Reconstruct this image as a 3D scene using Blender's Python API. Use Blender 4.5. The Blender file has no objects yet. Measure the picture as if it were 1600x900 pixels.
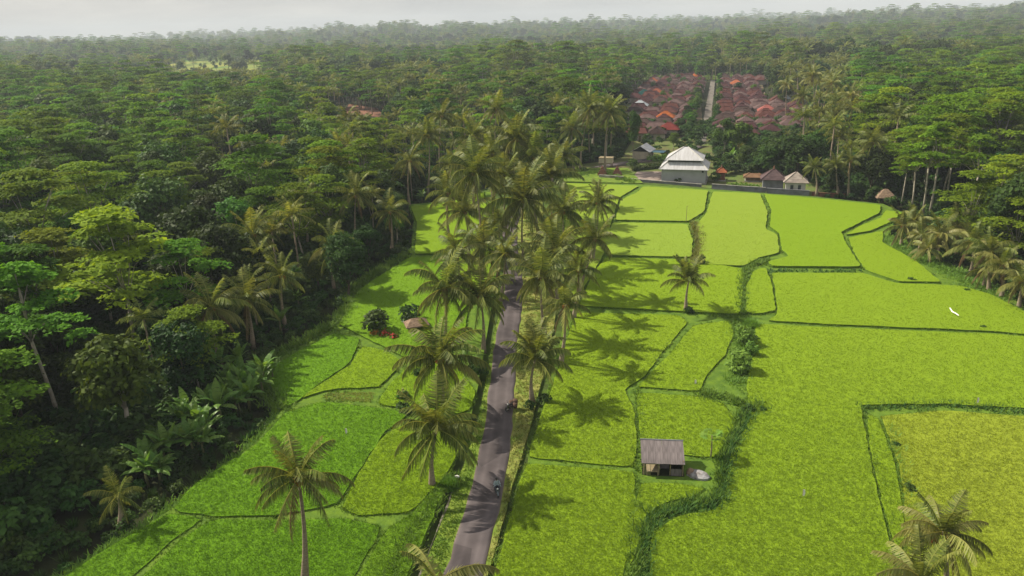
import bpy, bmesh, math, random
import numpy as np
import time
T0 = time.time()
from mathutils import Matrix, Vector

random.seed(7)
rng = np.random.default_rng(11)
R = math.radians
C = bpy.context.scene.collection
SC = bpy.context.scene

# ------------------------------------------------------------------ camera, sky, sun, exposure
FPX = 1142.0
CAM_H = 44.0
PITCH = 19.7
ROLL = -1.9
cam_d = bpy.data.cameras.new('camera')
cam_d.sensor_width = 36.0
cam_d.lens = FPX / 1600.0 * 36.0
cam_d.clip_start = 0.5
cam_d.clip_end = 30000
cam = bpy.data.objects.new('camera', cam_d)
C.objects.link(cam)
CROT = Matrix.Rotation(R(90 - PITCH), 3, 'X') @ Matrix.Rotation(R(ROLL), 3, 'Z')
CPOS = Vector((0, 0, CAM_H))
cam.matrix_world = Matrix.Translation(CPOS) @ CROT.to_4x4()
SC.camera = cam

TO_SUN = Vector((-0.86, 0.42, 0.92)).normalized()
SUN_EL = math.asin(TO_SUN.z)
SUN_AZ = math.atan2(TO_SUN.x, TO_SUN.y)
sun_d = bpy.data.lights.new('sun', 'SUN')
sun_d.energy = 5.0
sun_d.angle = R(0.55)
sun_d.color = (1.0, 0.91, 0.75)
sun = bpy.data.objects.new('sun', sun_d)
C.objects.link(sun)
sun.rotation_mode = 'QUATERNION'
sun.rotation_quaternion = TO_SUN.to_track_quat('Z', 'Y')
sun.location = (-60, 40, 120)

world = bpy.data.worlds.new('World')
SC.world = world
world.use_nodes = True
wn, wl = world.node_tree.nodes, world.node_tree.links
wn.clear()
w_out = wn.new('ShaderNodeOutputWorld')
w_bg = wn.new('ShaderNodeBackground')
w_bg.inputs['Strength'].default_value = 0.1
w_sky = wn.new('ShaderNodeTexSky')
w_sky.sky_type = 'NISHITA'
w_sky.sun_disc = False
w_sky.sun_elevation = SUN_EL
w_sky.sun_rotation = SUN_AZ
w_sky.dust_density = 3.0
w_tc = wn.new('ShaderNodeTexCoord')
w_map = wn.new('ShaderNodeMapping')
w_map.inputs['Scale'].default_value = (1.6, 1.6, 9.0)
w_no = wn.new('ShaderNodeTexNoise')
w_no.inputs['Scale'].default_value = 2.2
w_no.inputs['Detail'].default_value = 7
w_no.inputs['Roughness'].default_value = 0.55
w_rp = wn.new('ShaderNodeValToRGB')
w_rp.color_ramp.elements[0].position = 0.36
w_rp.color_ramp.elements[0].color = (3.6, 3.58, 3.6, 1)
w_rp.color_ramp.elements[1].position = 0.64
w_rp.color_ramp.elements[1].color = (5.6, 5.38, 5.0, 1)
w_mx = wn.new('ShaderNodeMixRGB')
w_mx.inputs['Fac'].default_value = 0.86
wl.new(w_tc.outputs['Generated'], w_map.inputs['Vector'])
wl.new(w_map.outputs['Vector'], w_no.inputs['Vector'])
wl.new(w_no.outputs['Fac'], w_rp.inputs['Fac'])
wl.new(w_sky.outputs['Color'], w_mx.inputs['Color1'])
wl.new(w_rp.outputs['Color'], w_mx.inputs['Color2'])
wl.new(w_mx.outputs['Color'], w_bg.inputs['Color'])
wl.new(w_bg.outputs['Background'], w_out.inputs['Surface'])

SC.view_settings.view_transform = 'Standard'
SC.view_settings.look = 'None'
SC.view_settings.exposure = 0.55
SC.view_settings.gamma = 1.0
SC.view_settings.use_curve_mapping = False
SC.render.engine = 'CYCLES'
SC.cycles.max_bounces = 6
SC.cycles.diffuse_bounces = 3
SC.cycles.transmission_bounces = 3
SC.cycles.volume_bounces = 0
SC.cycles.use_denoising = True
SC.cycles.use_adaptive_sampling = False

HAZE_DENSITY = 0.00016


# ------------------------------------------------------------------ projection helpers
def ray(px, py):
    return CROT @ Vector(((px - 800) / FPX, -(py - 450) / FPX, -1.0))


def at(px, py, z=0.0):
    """ground point (at height z) seen at a place of the photograph"""
    d = ray(px, py)
    t = (z - CAM_H) / d.z
    return CPOS + d * t


def up_at(px, py, y):
    d = ray(px, py)
    return CPOS + d * (y / d.y)


def proj(x, y, z):
    v = CROT.transposed() @ (Vector((x, y, z)) - CPOS)
    if v.z > -0.5:
        return None
    return (800 + FPX * v.x / -v.z, 450 - FPX * v.y / -v.z)


def in_poly(X, Y, poly):
    X = np.asarray(X, float)
    Y = np.asarray(Y, float)
    r = np.zeros(X.shape, bool)
    n = len(poly)
    for i in range(n):
        x1, y1 = poly[i][0], poly[i][1]
        x2, y2 = poly[(i + 1) % n][0], poly[(i + 1) % n][1]
        if y1 == y2:
            continue
        c = ((y1 > Y) != (y2 > Y)) & (X < (x2 - x1) * (Y - y1) / (y2 - y1) + x1)
        r ^= c
    return r


def dist_poly(X, Y, poly, closed=True):
    X = np.asarray(X, float)
    Y = np.asarray(Y, float)
    best = np.full(X.shape, 1e9)
    n = len(poly)
    for i in range(n if closed else n - 1):
        ax, ay = poly[i][0], poly[i][1]
        bx, by = poly[(i + 1) % n][0], poly[(i + 1) % n][1]
        dx, dy = bx - ax, by - ay
        t = np.clip(((X - ax) * dx + (Y - ay) * dy) / (dx * dx + dy * dy + 1e-9), 0, 1)
        best = np.minimum(best, np.hypot(X - ax - t * dx, Y - ay - t * dy))
    return best


def smooth_line(pts, step):
    """Catmull-Rom through points, resampled about every step metres"""
    P = [Vector(p) for p in pts]
    P = [P[0] * 2 - P[1]] + P + [P[-1] * 2 - P[-2]]
    out = []
    for i in range(1, len(P) - 2):
        p0, p1, p2, p3 = P[i - 1:i + 3]
        n = max(2, int((p2 - p1).length / step))
        for k in range(n):
            t = k / n
            out.append(0.5 * ((2 * p1) + (p2 - p0) * t + (2 * p0 - 5 * p1 + 4 * p2 - p3) * t * t
                              + (3 * p1 - p0 - 3 * p2 + p3) * t ** 3))
    out.append(P[-2])
    return out


# ------------------------------------------------------------------ object helpers
def tag(o, label=None, cat=None, group=None, kind=None):
    if label:
        o['label'] = label
    if cat:
        o['category'] = cat
    if group:
        o['group'] = group
    if kind:
        o['kind'] = kind
    return o


def link(name, data, parent=None):
    o = bpy.data.objects.new(name, data)
    C.objects.link(o)
    if parent is not None:
        o.parent = parent
    return o


def thing(name, label, cat, loc=(0, 0, 0), rotz=0.0, group=None, scale=1.0):
    o = link(name, None)
    o.location = loc
    o.rotation_euler = (0, 0, rotz)
    o.scale = (scale,) * 3
    o.empty_display_size = 0.5
    return tag(o, label, cat, group)


class MB:
    """collects shapes, then builds one mesh"""

    def __init__(self):
        self.v, self.f, self.m = [], [], []

    def add(self, vs, fs, mi=0):
        b = len(self.v)
        self.v += [tuple(v) for v in vs]
        self.f += [tuple(b + i for i in f) for f in fs]
        self.m += [mi] * len(fs)
        return self

    def box(self, c, s, rz=0.0, mi=0, taper=1.0, M=None):
        x, y, z = s[0] / 2, s[1] / 2, s[2] / 2
        vs = []
        for k, (dz, t) in enumerate(((-z, 1.0), (z, taper))):
            for a, b in ((-x, -y), (x, -y), (x, y), (-x, y)):
                p = Vector((a * t, b * t, dz))
                if rz:
                    p = Matrix.Rotation(rz, 3, 'Z') @ p
                if M is not None:
                    p = M @ p
                vs.append(p + Vector(c))
        return self.add(vs, [(3, 2, 1, 0), (4, 5, 6, 7), (0, 1, 5, 4), (1, 2, 6, 5), (2, 3, 7, 6), (3, 0, 4, 7)], mi)

    def bar(self, a, b, w, h=None, mi=0):
        return self.tube([a, b], [w / 2 * 1.2] * 2, 4, mi)

    def tube(self, pts, rad, seg=8, mi=0, cap=True):
        pts = [Vector(p) for p in pts]
        vs, fs = [], []
        n = len(pts)
        for i, p in enumerate(pts):
            t = (pts[min(i + 1, n - 1)] - pts[max(i - 1, 0)]).normalized()
            u = t.cross(Vector((0, 1, 0)) if abs(t.y) < 0.9 else Vector((1, 0, 0))).normalized()
            w = t.cross(u)
            for k in range(seg):
                a = 2 * math.pi * (k + 0.5) / seg
                vs.append(p + (u * math.cos(a) + w * math.sin(a)) * rad[i])
        for i in range(n - 1):
            for k in range(seg):
                k2 = (k + 1) % seg
                fs.append((i * seg + k, i * seg + k2, (i + 1) * seg + k2, (i + 1) * seg + k))
        if cap:
            fs.append(tuple(range(seg - 1, -1, -1)))
            fs.append(tuple((n - 1) * seg + k for k in range(seg)))
        return self.add(vs, fs, mi)

    def ball(self, c, r, seg=8, rings=5, mi=0, squash=(1, 1, 1)):
        vs, fs = [], []
        for i in range(1, rings):
            th = math.pi * i / rings
            for k in range(seg):
                a = 2 * math.pi * k / seg
                vs.append((c[0] + r * squash[0] * math.sin(th) * math.cos(a),
                           c[1] + r * squash[1] * math.sin(th) * math.sin(a),
                           c[2] + r * squash[2] * math.cos(th)))
        t = len(vs)
        vs += [(c[0], c[1], c[2] + r * squash[2]), (c[0], c[1], c[2] - r * squash[2])]
        for i in range(rings - 2):
            for k in range(seg):
                k2 = (k + 1) % seg
                fs.append((i * seg + k, (i + 1) * seg + k, (i + 1) * seg + k2, i * seg + k2))
        for k in range(seg):
            k2 = (k + 1) % seg
            fs.append((t, k, k2))
            fs.append((t + 1, (rings - 2) * seg + k2, (rings - 2) * seg + k))
        return self.add(vs, fs, mi)

    def wheel(self, c, r0, r1, w, seg=16, mi=0):
        """ring in the local YZ plane"""
        vs, fs = [], []
        for k in range(seg):
            a = 2 * math.pi * k / seg
            for rr, xx in ((r0, -w / 2), (r1, -w / 2 * 0.8), (r1, w / 2 * 0.8), (r0, w / 2)):
                vs.append((c[0] + xx, c[1] + rr * math.cos(a), c[2] + rr * math.sin(a)))
        for k in range(seg):
            a, b = k * 4, ((k + 1) % seg) * 4
            for j in range(4):
                j2 = (j + 1) % 4
                fs.append((a + j, b + j, b + j2, a + j2))
        return self.add(vs, fs, mi)

    def hip(self, c, lx, ly, h, ridge=0.0, mi=0, over=0.0, thick=0.12):
        """hipped roof: eave rectangle lx*ly at height c.z, ridge along x"""
        x, y, z = lx / 2 + over, ly / 2 + over, c[2]
        r = ridge / 2
        vs = [(-x, -y, 0), (x, -y, 0), (x, y, 0), (-x, y, 0), (-r, 0, h), (r, 0, h)]
        vs += [(-x, -y, -thick), (x, -y, -thick), (x, y, -thick), (-x, y, -thick)]
        vs = [(c[0] + a, c[1] + b, z + d) for a, b, d in vs]
        fs = [(0, 1, 5, 4), (1, 2, 5), (2, 3, 4, 5), (3, 0, 4), (0, 6, 7, 1), (1, 7, 8, 2), (2, 8, 9, 3), (3, 9, 6, 0), (6, 9, 8, 7)]
        return self.add(vs, fs, mi)

    def mesh(self, name, mats, smooth=False):
        me = bpy.data.meshes.new(name)
        me.from_pydata(self.v, [], self.f)
        for m in (mats if isinstance(mats, (list, tuple)) else [mats]):
            me.materials.append(m)
        me.polygons.foreach_set('material_index', self.m)
        if smooth:
            me.polygons.foreach_set('use_smooth', [True] * len(self.f))
        me.update()
        return me

    def build(self, name, mats, parent=None, smooth=False):
        return link(name, self.mesh(name, mats, smooth), parent)


def np_mesh(name, V, k, mats, tint=None, midx=None, F=None):
    """mesh of separate k-gons whose corners follow each other in V (or faces F, all k-gons)"""
    V = np.asarray(V, np.float32).reshape(-1, 3)
    me = bpy.data.meshes.new(name)
    if F is None:
        idx = np.arange(len(V), dtype=np.int32)
    else:
        idx = np.asarray(F, np.int32).ravel()
    nf = len(idx) // k
    me.vertices.add(len(V))
    me.vertices.foreach_set('co', V.ravel())
    me.loops.add(len(idx))
    me.loops.foreach_set('vertex_index', idx)
    me.polygons.add(nf)
    me.polygons.foreach_set('loop_start', np.arange(0, nf * k, k, dtype=np.int32))
    for m in (mats if isinstance(mats, (list, tuple)) else [mats]):
        me.materials.append(m)
    if midx is not None:
        me.polygons.foreach_set('material_index', np.asarray(midx, np.int32))
    if tint is not None:
        a = me.attributes.new('tint', 'FLOAT', 'POINT')
        a.data.foreach_set('value', np.asarray(tint, np.float32).ravel())
    me.update(calc_edges=True)
    me.validate()
    return me


# ------------------------------------------------------------------ materials
def nodes_of(m):
    m.use_nodes = True
    return m.node_tree.nodes, m.node_tree.links


def leaf_mat(name, c0, c1, trans=0.32, rough=0.5, rnd=0.35, spec=0.35, objcol=False, nscale=0.0):
    """two leaf colours mixed by each leaf's tint, hue shifted a little from plant to plant"""
    m = bpy.data.materials.new(name)
    n, l = nodes_of(m)
    n.clear()
    out = n.new('ShaderNodeOutputMaterial')
    at_ = n.new('ShaderNodeAttribute')
    at_.attribute_name = 'tint'
    mix = n.new('ShaderNodeMixRGB')
    mix.inputs['Color1'].default_value = (*c0, 1)
    mix.inputs['Color2'].default_value = (*c1, 1)
    fac = at_.outputs['Fac']
    if nscale:
        g = n.new('ShaderNodeNewGeometry')
        no = n.new('ShaderNodeTexNoise')
        no.inputs['Scale'].default_value = nscale
        no.inputs['Detail'].default_value = 3
        l.new(g.outputs['Position'], no.inputs['Vector'])
        ad = n.new('ShaderNodeMath')
        ad.operation = 'MULTIPLY_ADD'
        l.new(no.outputs['Fac'], ad.inputs[0])
        ad.inputs[1].default_value = 0.35
        sb = n.new('ShaderNodeMath')
        sb.operation = 'SUBTRACT'
        l.new(at_.outputs['Fac'], sb.inputs[0])
        sb.inputs[1].default_value = 0.175
        l.new(sb.outputs[0], ad.inputs[2])
        ad.use_clamp = True
        fac = ad.outputs[0]
    l.new(fac, mix.inputs['Fac'])
    oi = n.new('ShaderNodeObjectInfo')
    hs = n.new('ShaderNodeHueSaturation')
    mr = n.new('ShaderNodeMapRange')
    mr.inputs['To Min'].default_value = 0.5 - 0.022 * rnd / 0.35
    mr.inputs['To Max'].default_value = 0.5 + 0.028 * rnd / 0.35
    l.new(oi.outputs['Random'], mr.inputs['Value'])
    l.new(mr.outputs['Result'], hs.inputs['Hue'])
    m2 = n.new('ShaderNodeMath')
    m2.operation = 'FRACT'
    m3 = n.new('ShaderNodeMath')
    m3.operation = 'MULTIPLY'
    m3.inputs[1].default_value = 17.31
    l.new(oi.outputs['Random'], m3.inputs[0])
    l.new(m3.outputs[0], m2.inputs[0])
    mr2 = n.new('ShaderNodeMapRange')
    mr2.inputs['To Min'].default_value = 1 - rnd
    mr2.inputs['To Max'].default_value = 1 + rnd
    l.new(m2.outputs[0], mr2.inputs['Value'])
    l.new(mr2.outputs['Result'], hs.inputs['Value'])
    l.new(mix.outputs['Color'], hs.inputs['Color'])
    col = hs.outputs['Color']
    if objcol:
        mu = n.new('ShaderNodeMixRGB')
        mu.blend_type = 'MULTIPLY'
        mu.inputs['Fac'].default_value = 1
        l.new(mix.outputs['Color'], mu.inputs['Color1'])
        l.new(oi.outputs['Color'], mu.inputs['Color2'])
        col = mu.outputs['Color']
    p = n.new('ShaderNodeBsdfPrincipled')
    p.inputs['Roughness'].default_value = rough
    p.inputs['Specular IOR Level'].default_value = spec
    l.new(col, p.inputs['Base Color'])
    t = n.new('ShaderNodeBsdfTranslucent')
    tc = n.new('ShaderNodeMixRGB')
    tc.blend_type = 'MULTIPLY'
    tc.inputs['Fac'].default_value = 1
    tc.inputs['Color2'].default_value = (1.5, 1.35, 0.6, 1)
    l.new(col, tc.inputs['Color1'])
    l.new(tc.outputs['Color'], t.inputs['Color'])
    ms = n.new('ShaderNodeMixShader')
    ms.inputs['Fac'].default_value = trans
    l.new(p.outputs['BSDF'], ms.inputs[1])
    l.new(t.outputs['BSDF'], ms.inputs[2])
    l.new(ms.outputs['Shader'], out.inputs['Surface'])
    return m


def mat(name, c0, c1=None, scale=1.0, rough=0.9, bump=0.0, detail=5, obj_rand=0.0, spec=0.06, stretch=(1, 1, 1), objcol=False,
        metallic=0.0, coords='Object', bscale=None, bdist=0.05):
    m = bpy.data.materials.new(name)
    n, l = nodes_of(m)
    p = n['Principled BSDF']
    p.inputs['Roughness'].default_value = rough
    p.inputs['Specular IOR Level'].default_value = spec
    p.inputs['Metallic'].default_value = metallic
    c1 = c1 or tuple(c * 0.75 for c in c0)
    if coords == 'Object':
        tc = n.new('ShaderNodeTexCoord').outputs['Object']
    else:
        tc = n.new('ShaderNodeNewGeometry').outputs['Position']
    mp = n.new('ShaderNodeMapping')
    mp.inputs['Scale'].default_value = stretch
    l.new(tc, mp.inputs['Vector'])
    no = n.new('ShaderNodeTexNoise')
    no.inputs['Scale'].default_value = scale
    no.inputs['Detail'].default_value = detail
    l.new(mp.outputs['Vector'], no.inputs['Vector'])
    rp = n.new('ShaderNodeValToRGB')
    rp.color_ramp.elements[0].position = 0.35
    rp.color_ramp.elements[0].color = (*c1, 1)
    rp.color_ramp.elements[1].position = 0.65
    rp.color_ramp.elements[1].color = (*c0, 1)
    l.new(no.outputs['Fac'], rp.inputs['Fac'])
    col = rp.outputs['Color']
    if objcol or obj_rand:
        oi = n.new('ShaderNodeObjectInfo')
    if objcol:
        mu = n.new('ShaderNodeMixRGB')
        mu.blend_type = 'MULTIPLY'
        mu.inputs['Fac'].default_value = 1
        l.new(col, mu.inputs['Color1'])
        l.new(oi.outputs['Color'], mu.inputs['Color2'])
        col = mu.outputs['Color']
    if obj_rand:
        hs = n.new('ShaderNodeHueSaturation')
        mr = n.new('ShaderNodeMapRange')
        mr.inputs['To Min'].default_value = 1 - obj_rand
        mr.inputs['To Max'].default_value = 1 + obj_rand
        l.new(oi.outputs['Random'], mr.inputs['Value'])
        l.new(mr.outputs['Result'], hs.inputs['Value'])
        l.new(col, hs.inputs['Color'])
        col = hs.outputs['Color']
    l.new(col, p.inputs['Base Color'])
    if bump:
        b = n.new('ShaderNodeBump')
        b.inputs['Strength'].default_value = bump
        b.inputs['Distance'].default_value = bdist
        n2 = n.new('ShaderNodeTexNoise')
        n2.inputs['Scale'].default_value = bscale or scale * 3
        n2.inputs['Detail'].default_value = 4
        l.new(mp.outputs['Vector'], n2.inputs['Vector'])
        l.new(n2.outputs['Fac'], b.inputs['Height'])
        l.new(b.outputs['Normal'], p.inputs['Normal'])
    return m


M = {}
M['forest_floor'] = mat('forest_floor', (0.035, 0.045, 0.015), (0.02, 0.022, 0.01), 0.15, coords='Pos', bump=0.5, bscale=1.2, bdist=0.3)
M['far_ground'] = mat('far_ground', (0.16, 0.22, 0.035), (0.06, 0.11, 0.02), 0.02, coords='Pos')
M['mud'] = mat('mud', (0.075, 0.125, 0.02), (0.045, 0.065, 0.018), 0.6, coords='Pos', bump=0.6, bscale=3)
M['rice'] = leaf_mat('rice', (0.86, 0.95, 0.7), (1.12, 1.06, 1.0), trans=0.5, rough=0.6, rnd=0.0, objcol=True, spec=0.2, nscale=0.12)
M['rice_top'] = mat('rice_top', (1.0, 1.0, 1.0), (0.96, 0.97, 0.95), 0.5, coords='Pos', objcol=True, rough=0.9, spec=0.05, bump=0.3, bscale=5.0, bdist=0.2)
M['rice_side'] = mat('rice_side', (0.11, 0.19, 0.018), (0.07, 0.13, 0.015), 1.5, coords='Pos', bump=0.5)
M['verge'] = mat('verge', (0.17, 0.23, 0.035), (0.09, 0.16, 0.02), 0.7, coords='Pos', bump=0.8, bscale=5, bdist=0.15, spec=0.05)
M['dry_verge'] = mat('dry_verge', (0.23, 0.23, 0.065), (0.13, 0.19, 0.03), 0.6, coords='Pos', bump=0.6, bscale=5, bdist=0.12, spec=0.05)
M['asphalt'] = mat('asphalt', (0.112, 0.096, 0.098), (0.072, 0.062, 0.064), 0.35, coords='Pos', rough=0.9, bump=0.15, bscale=20, bdist=0.01)
M['patch'] = mat('patch', (0.060, 0.052, 0.055), (0.05, 0.042, 0.045), 0.8, coords='Pos', rough=0.9, bump=0.15, bscale=20, bdist=0.01)
M['pale_road'] = mat('pale_road', (0.19, 0.17, 0.15), (0.12, 0.11, 0.095), 0.3, coords='Pos')
M['concrete'] = mat('concrete', (0.34, 0.33, 0.30), (0.2, 0.19, 0.17), 0.8, coords='Pos', bump=0.2)
M['dark_lining'] = mat('dark_lining', (0.20, 0.18, 0.15), (0.09, 0.10, 0.05), 1.2, coords='Pos', bump=0.3)
M['water'] = mat('ditch_water', (0.02, 0.022, 0.015), (0.03, 0.028, 0.018), 0.5, coords='Pos', rough=0.15, spec=0.5)
M['grass'] = leaf_mat('grass', (0.07, 0.15, 0.015), (0.16, 0.25, 0.03), trans=0.3, rough=0.6, rnd=0.1, spec=0.15)
M['dry_grass'] = leaf_mat('dry_grass', (0.12, 0.18, 0.035), (0.26, 0.25, 0.08), trans=0.25, rough=0.7, rnd=0.1, spec=0.1)
M['weed'] = leaf_mat('weed', (0.090, 0.180, 0.022), (0.165, 0.290, 0.040), trans=0.3, rough=0.6, rnd=0.15, spec=0.2)
M['albizia_leaf'] = leaf_mat('albizia_leaf', (0.050, 0.112, 0.009), (0.130, 0.225, 0.016), trans=0.35, rough=0.7, rnd=0.38, spec=0.06)
M['albizia_fresh'] = leaf_mat('albizia_fresh', (0.085, 0.150, 0.010), (0.190, 0.275, 0.020), trans=0.4, rough=0.7, rnd=0.3, spec=0.06)
M['broad_leaf'] = leaf_mat('broad_leaf', (0.022, 0.050, 0.009), (0.066, 0.112, 0.017), trans=0.25, rough=0.6, rnd=0.5, spec=0.12)
M['green_leaf'] = leaf_mat('green_leaf', (0.048, 0.105, 0.012), (0.105, 0.185, 0.022), trans=0.3, rough=0.6, rnd=0.45, spec=0.12)
M['palm_leaf'] = leaf_mat('palm_leaf', (0.050, 0.088, 0.012), (0.260, 0.280, 0.070), trans=0.38, rough=0.5, rnd=0.22, spec=0.2)  # pale end raised to carry the sunlit highlight on the fronds
M['palm_yellow'] = leaf_mat('palm_yellow', (0.17, 0.19, 0.04), (0.31, 0.30, 0.09), trans=0.3, rough=0.5, rnd=0.2, spec=0.3)
M['palm_dead'] = leaf_mat('palm_dead', (0.13, 0.085, 0.035), (0.21, 0.15, 0.07), trans=0.15, rough=0.7, rnd=0.2, spec=0.2)
M['banana_leaf'] = leaf_mat('banana_leaf', (0.085, 0.18, 0.025), (0.16, 0.28, 0.05), trans=0.4, rough=0.45, rnd=0.2, spec=0.25)
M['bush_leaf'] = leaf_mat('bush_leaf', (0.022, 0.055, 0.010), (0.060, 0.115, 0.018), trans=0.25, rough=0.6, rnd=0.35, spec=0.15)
M['palm_trunk'] = mat('palm_trunk', (0.33, 0.27, 0.20), (0.20, 0.16, 0.11), 3.0, stretch=(1, 1, 4), bump=0.4)
M['pale_trunk'] = mat('pale_trunk', (0.42, 0.38, 0.31), (0.26, 0.23, 0.18), 1.5, bump=0.3)
M['dark_trunk'] = mat('dark_trunk', (0.14, 0.11, 0.075), (0.08, 0.062, 0.045), 1.5, bump=0.3)
M['coconut'] = mat('coconut', (0.36, 0.14, 0.03), (0.26, 0.20, 0.05), 2.0, rough=0.5)
M['coconut_red'] = mat('coconut_red', (0.48, 0.06, 0.015), (0.36, 0.09, 0.02), 2.0, rough=0.5)

OBJ = bpy.data.objects

# ------------------------------------------------------------------ regions, in photo pixels on the ground
def world_poly(pix, z=0.0):
    return [(p.x, p.y) for p in (at(x, y, z) for x, y in pix)]


FIELD_PX = [(-60, 1000), (60, 925), (265, 796), (400, 690), (440, 640), (405, 575), (530, 500), (555, 450), (640, 395), (645, 345),
            (636, 320), (700, 312), (760, 292), (880, 282), (985, 280), (1110, 292), (1270, 304), (1380, 317), (1412, 330),
            (1385, 375), (1440, 402), (1540, 452), (1620, 500), (1720, 560), (1900, 1000), (1900, 1100), (-60, 1100)]
FIELD = world_poly(FIELD_PX)
COMPOUND = world_poly([(872, 284), (880, 258), (970, 246), (990, 214), (1112, 214), (1118, 244), (1150, 262), (1275, 283), (1285, 306), (1110, 295), (985, 284)])
VIL_L_PX = [(986, 150), (1010, 128), (1092, 118), (1100, 220), (992, 221)]
VIL_R_PX = [(1120, 124), (1190, 126), (1200, 160), (1268, 180), (1268, 196), (1185, 222), (1118, 205)]
VIL_L = world_poly(VIL_L_PX)
VIL_R = world_poly(VIL_R_PX)
STREET_PX = [(1094, 226), (1103, 200), (1108, 165), (1112, 140), (1114, 125)]
FARFIELD_PX = [(248, 104), (300, 97), (360, 96), (420, 98), (440, 102), (400, 109), (330, 112), (285, 110)]
FARFIELD = world_poly(FARFIELD_PX)
ROADCUT_PX = [(535, 178), (545, 162), (590, 168), (600, 182)]
KEEP_CLEAR_PX = [[(988, 150), (1010, 128), (1092, 120), (1120, 122), (1190, 126), (1205, 160), (1262, 182), (1262, 194), (1185, 205), (1118, 205), (1118, 250),
                  (1095, 290), (985, 284), (935, 276), (935, 250), (988, 228), (986, 190)],
                 [(1110, 262), (1190, 262), (1270, 268), (1275, 303), (1110, 292)],
                 FARFIELD_PX, ROADCUT_PX, [(1228, 48), (1275, 48), (1275, 60), (1228, 60)]]


def terrain_np(X, Y):
    X = np.asarray(X, float)
    Y = np.asarray(Y, float)
    D = np.hypot(X, Y)
    far = np.clip((D - 700) / 1800, 0, 1)
    h = np.clip((D - 450) / 500, 0, 1) * (5 * np.sin(X * 0.0075 + 0.6) * np.sin(Y * 0.0088 + 0.3) + 3 * np.sin(X * 0.016 + Y * 0.012) - 2)
    h += far * (9 * np.sin(X * 0.0023 + 1.3) * np.cos(Y * 0.0019) + 7 * np.sin(X * 0.0051 + Y * 0.0037) + 4 * np.sin(X * 0.011 - Y * 0.007))
    h += far * 3
    az = np.arctan2(X, Y)
    h += 12 * np.exp(-((az - 0.60) / 0.20) ** 2) * np.clip((D - 1300) / 1500, 0, 1) ** 1.5
    h += 16 * np.exp(-((az + 0.15) / 0.2) ** 2) * np.clip((D - 1500) / 1500, 0, 1)
    return h - 0.6


def terrain(x, y):
    return float(terrain_np(x, y))


# ground: one sheet to the horizon
gy = np.concatenate([np.array([-120, -40, 20]), np.geomspace(60, 7000, 90)])
gx = np.concatenate([-np.geomspace(20, 6000, 60)[::-1], [0], np.geomspace(20, 6000, 60)])
GX, GY = np.meshgrid(gx, gy)
GZ = terrain_np(GX, GY)
nx, ny = len(gx), len(gy)
q = np.arange((ny - 1) * nx).reshape(ny - 1, nx)[:, :-1].ravel()
gf = np.stack([q, q + 1, q + nx + 1, q + nx], 1)
cx = (GX.ravel()[gf].mean(1))
cy = (GY.ravel()[gf].mean(1))
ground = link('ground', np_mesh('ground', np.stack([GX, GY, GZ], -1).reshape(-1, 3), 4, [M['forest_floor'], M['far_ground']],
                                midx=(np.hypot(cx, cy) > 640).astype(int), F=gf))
tag(ground, 'shaded earth and leaf litter under the trees', kind='structure')

# paddy ground: earth sheet below the terraces
def sheet(name, poly, z, m):
    bm = bmesh.new()
    f = bm.faces.new([bm.verts.new((x, y, z)) for x, y in poly])
    if f.normal.z < 0:
        f.normal_flip()
    bmesh.ops.triangulate(bm, faces=bm.faces[:])
    me = bpy.data.meshes.new(name)
    bm.to_mesh(me)
    bm.free()
    me.materials.append(m)
    return link(name, me)


def prism(name, poly, z0, z1, mats, parent=None, side_mi=0):
    bm = bmesh.new()
    top = [bm.verts.new((x, y, z1)) for x, y in poly]
    bot = [bm.verts.new((x, y, z0)) for x, y in poly]
    f = bm.faces.new(top)
    f.normal_update()
    if f.normal.z < 0:
        f.normal_flip()
    n = len(poly)
    for i in range(n):
        s = bm.faces.new((top[i], bot[i], bot[(i + 1) % n], top[(i + 1) % n]))
        s.material_index = side_mi
    bmesh.ops.triangulate(bm, faces=[f])
    bmesh.ops.recalc_face_normals(bm, faces=bm.faces[:])
    me = bpy.data.meshes.new(name)
    bm.to_mesh(me)
    bm.free()
    for m in (mats if isinstance(mats, (list, tuple)) else [mats]):
        me.materials.append(m)
    return link(name, me, parent)


pg = sheet('paddy_ground', FIELD, -0.35, M['mud'])
tag(pg, 'wet earth and weeds at the foot of the rice terraces', kind='structure')


M['bund'] = mat('bund', (0.115, 0.19, 0.02), (0.07, 0.13, 0.018), 0.9, coords='Pos', bump=0.6, bscale=4, bdist=0.12)


def ragged(poly, step=1.1, jit=0.11, inset=0.25):
    """densify, draw in and roughen a polygon the way a hand-dug bund runs"""
    P = []
    n = len(poly)
    for i in range(n):
        a, b = Vector(poly[i]), Vector(poly[(i + 1) % n])
        L = (b - a).length
        k = max(1, min(60, int(L / step)))
        for j in range(k):
            P.append(a.lerp(b, j / k))
    P = [(P[i - 1] + P[i] * 4 + P[(i + 1) % len(P)]) / 6 for i in range(len(P))]
    area = sum(P[i - 1].x * P[i].y - P[i].x * P[i - 1].y for i in range(len(P)))
    s = 1 if area > 0 else -1
    out = []
    for i in range(len(P)):
        t = (P[(i + 1) % len(P)] - P[i - 1]).normalized()
        nrm = Vector((-t.y, t.x)) * s
        out.append(P[i] + nrm * (inset + random.uniform(-jit, jit)))
    return [(p.x, p.y) for p in out]


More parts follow.
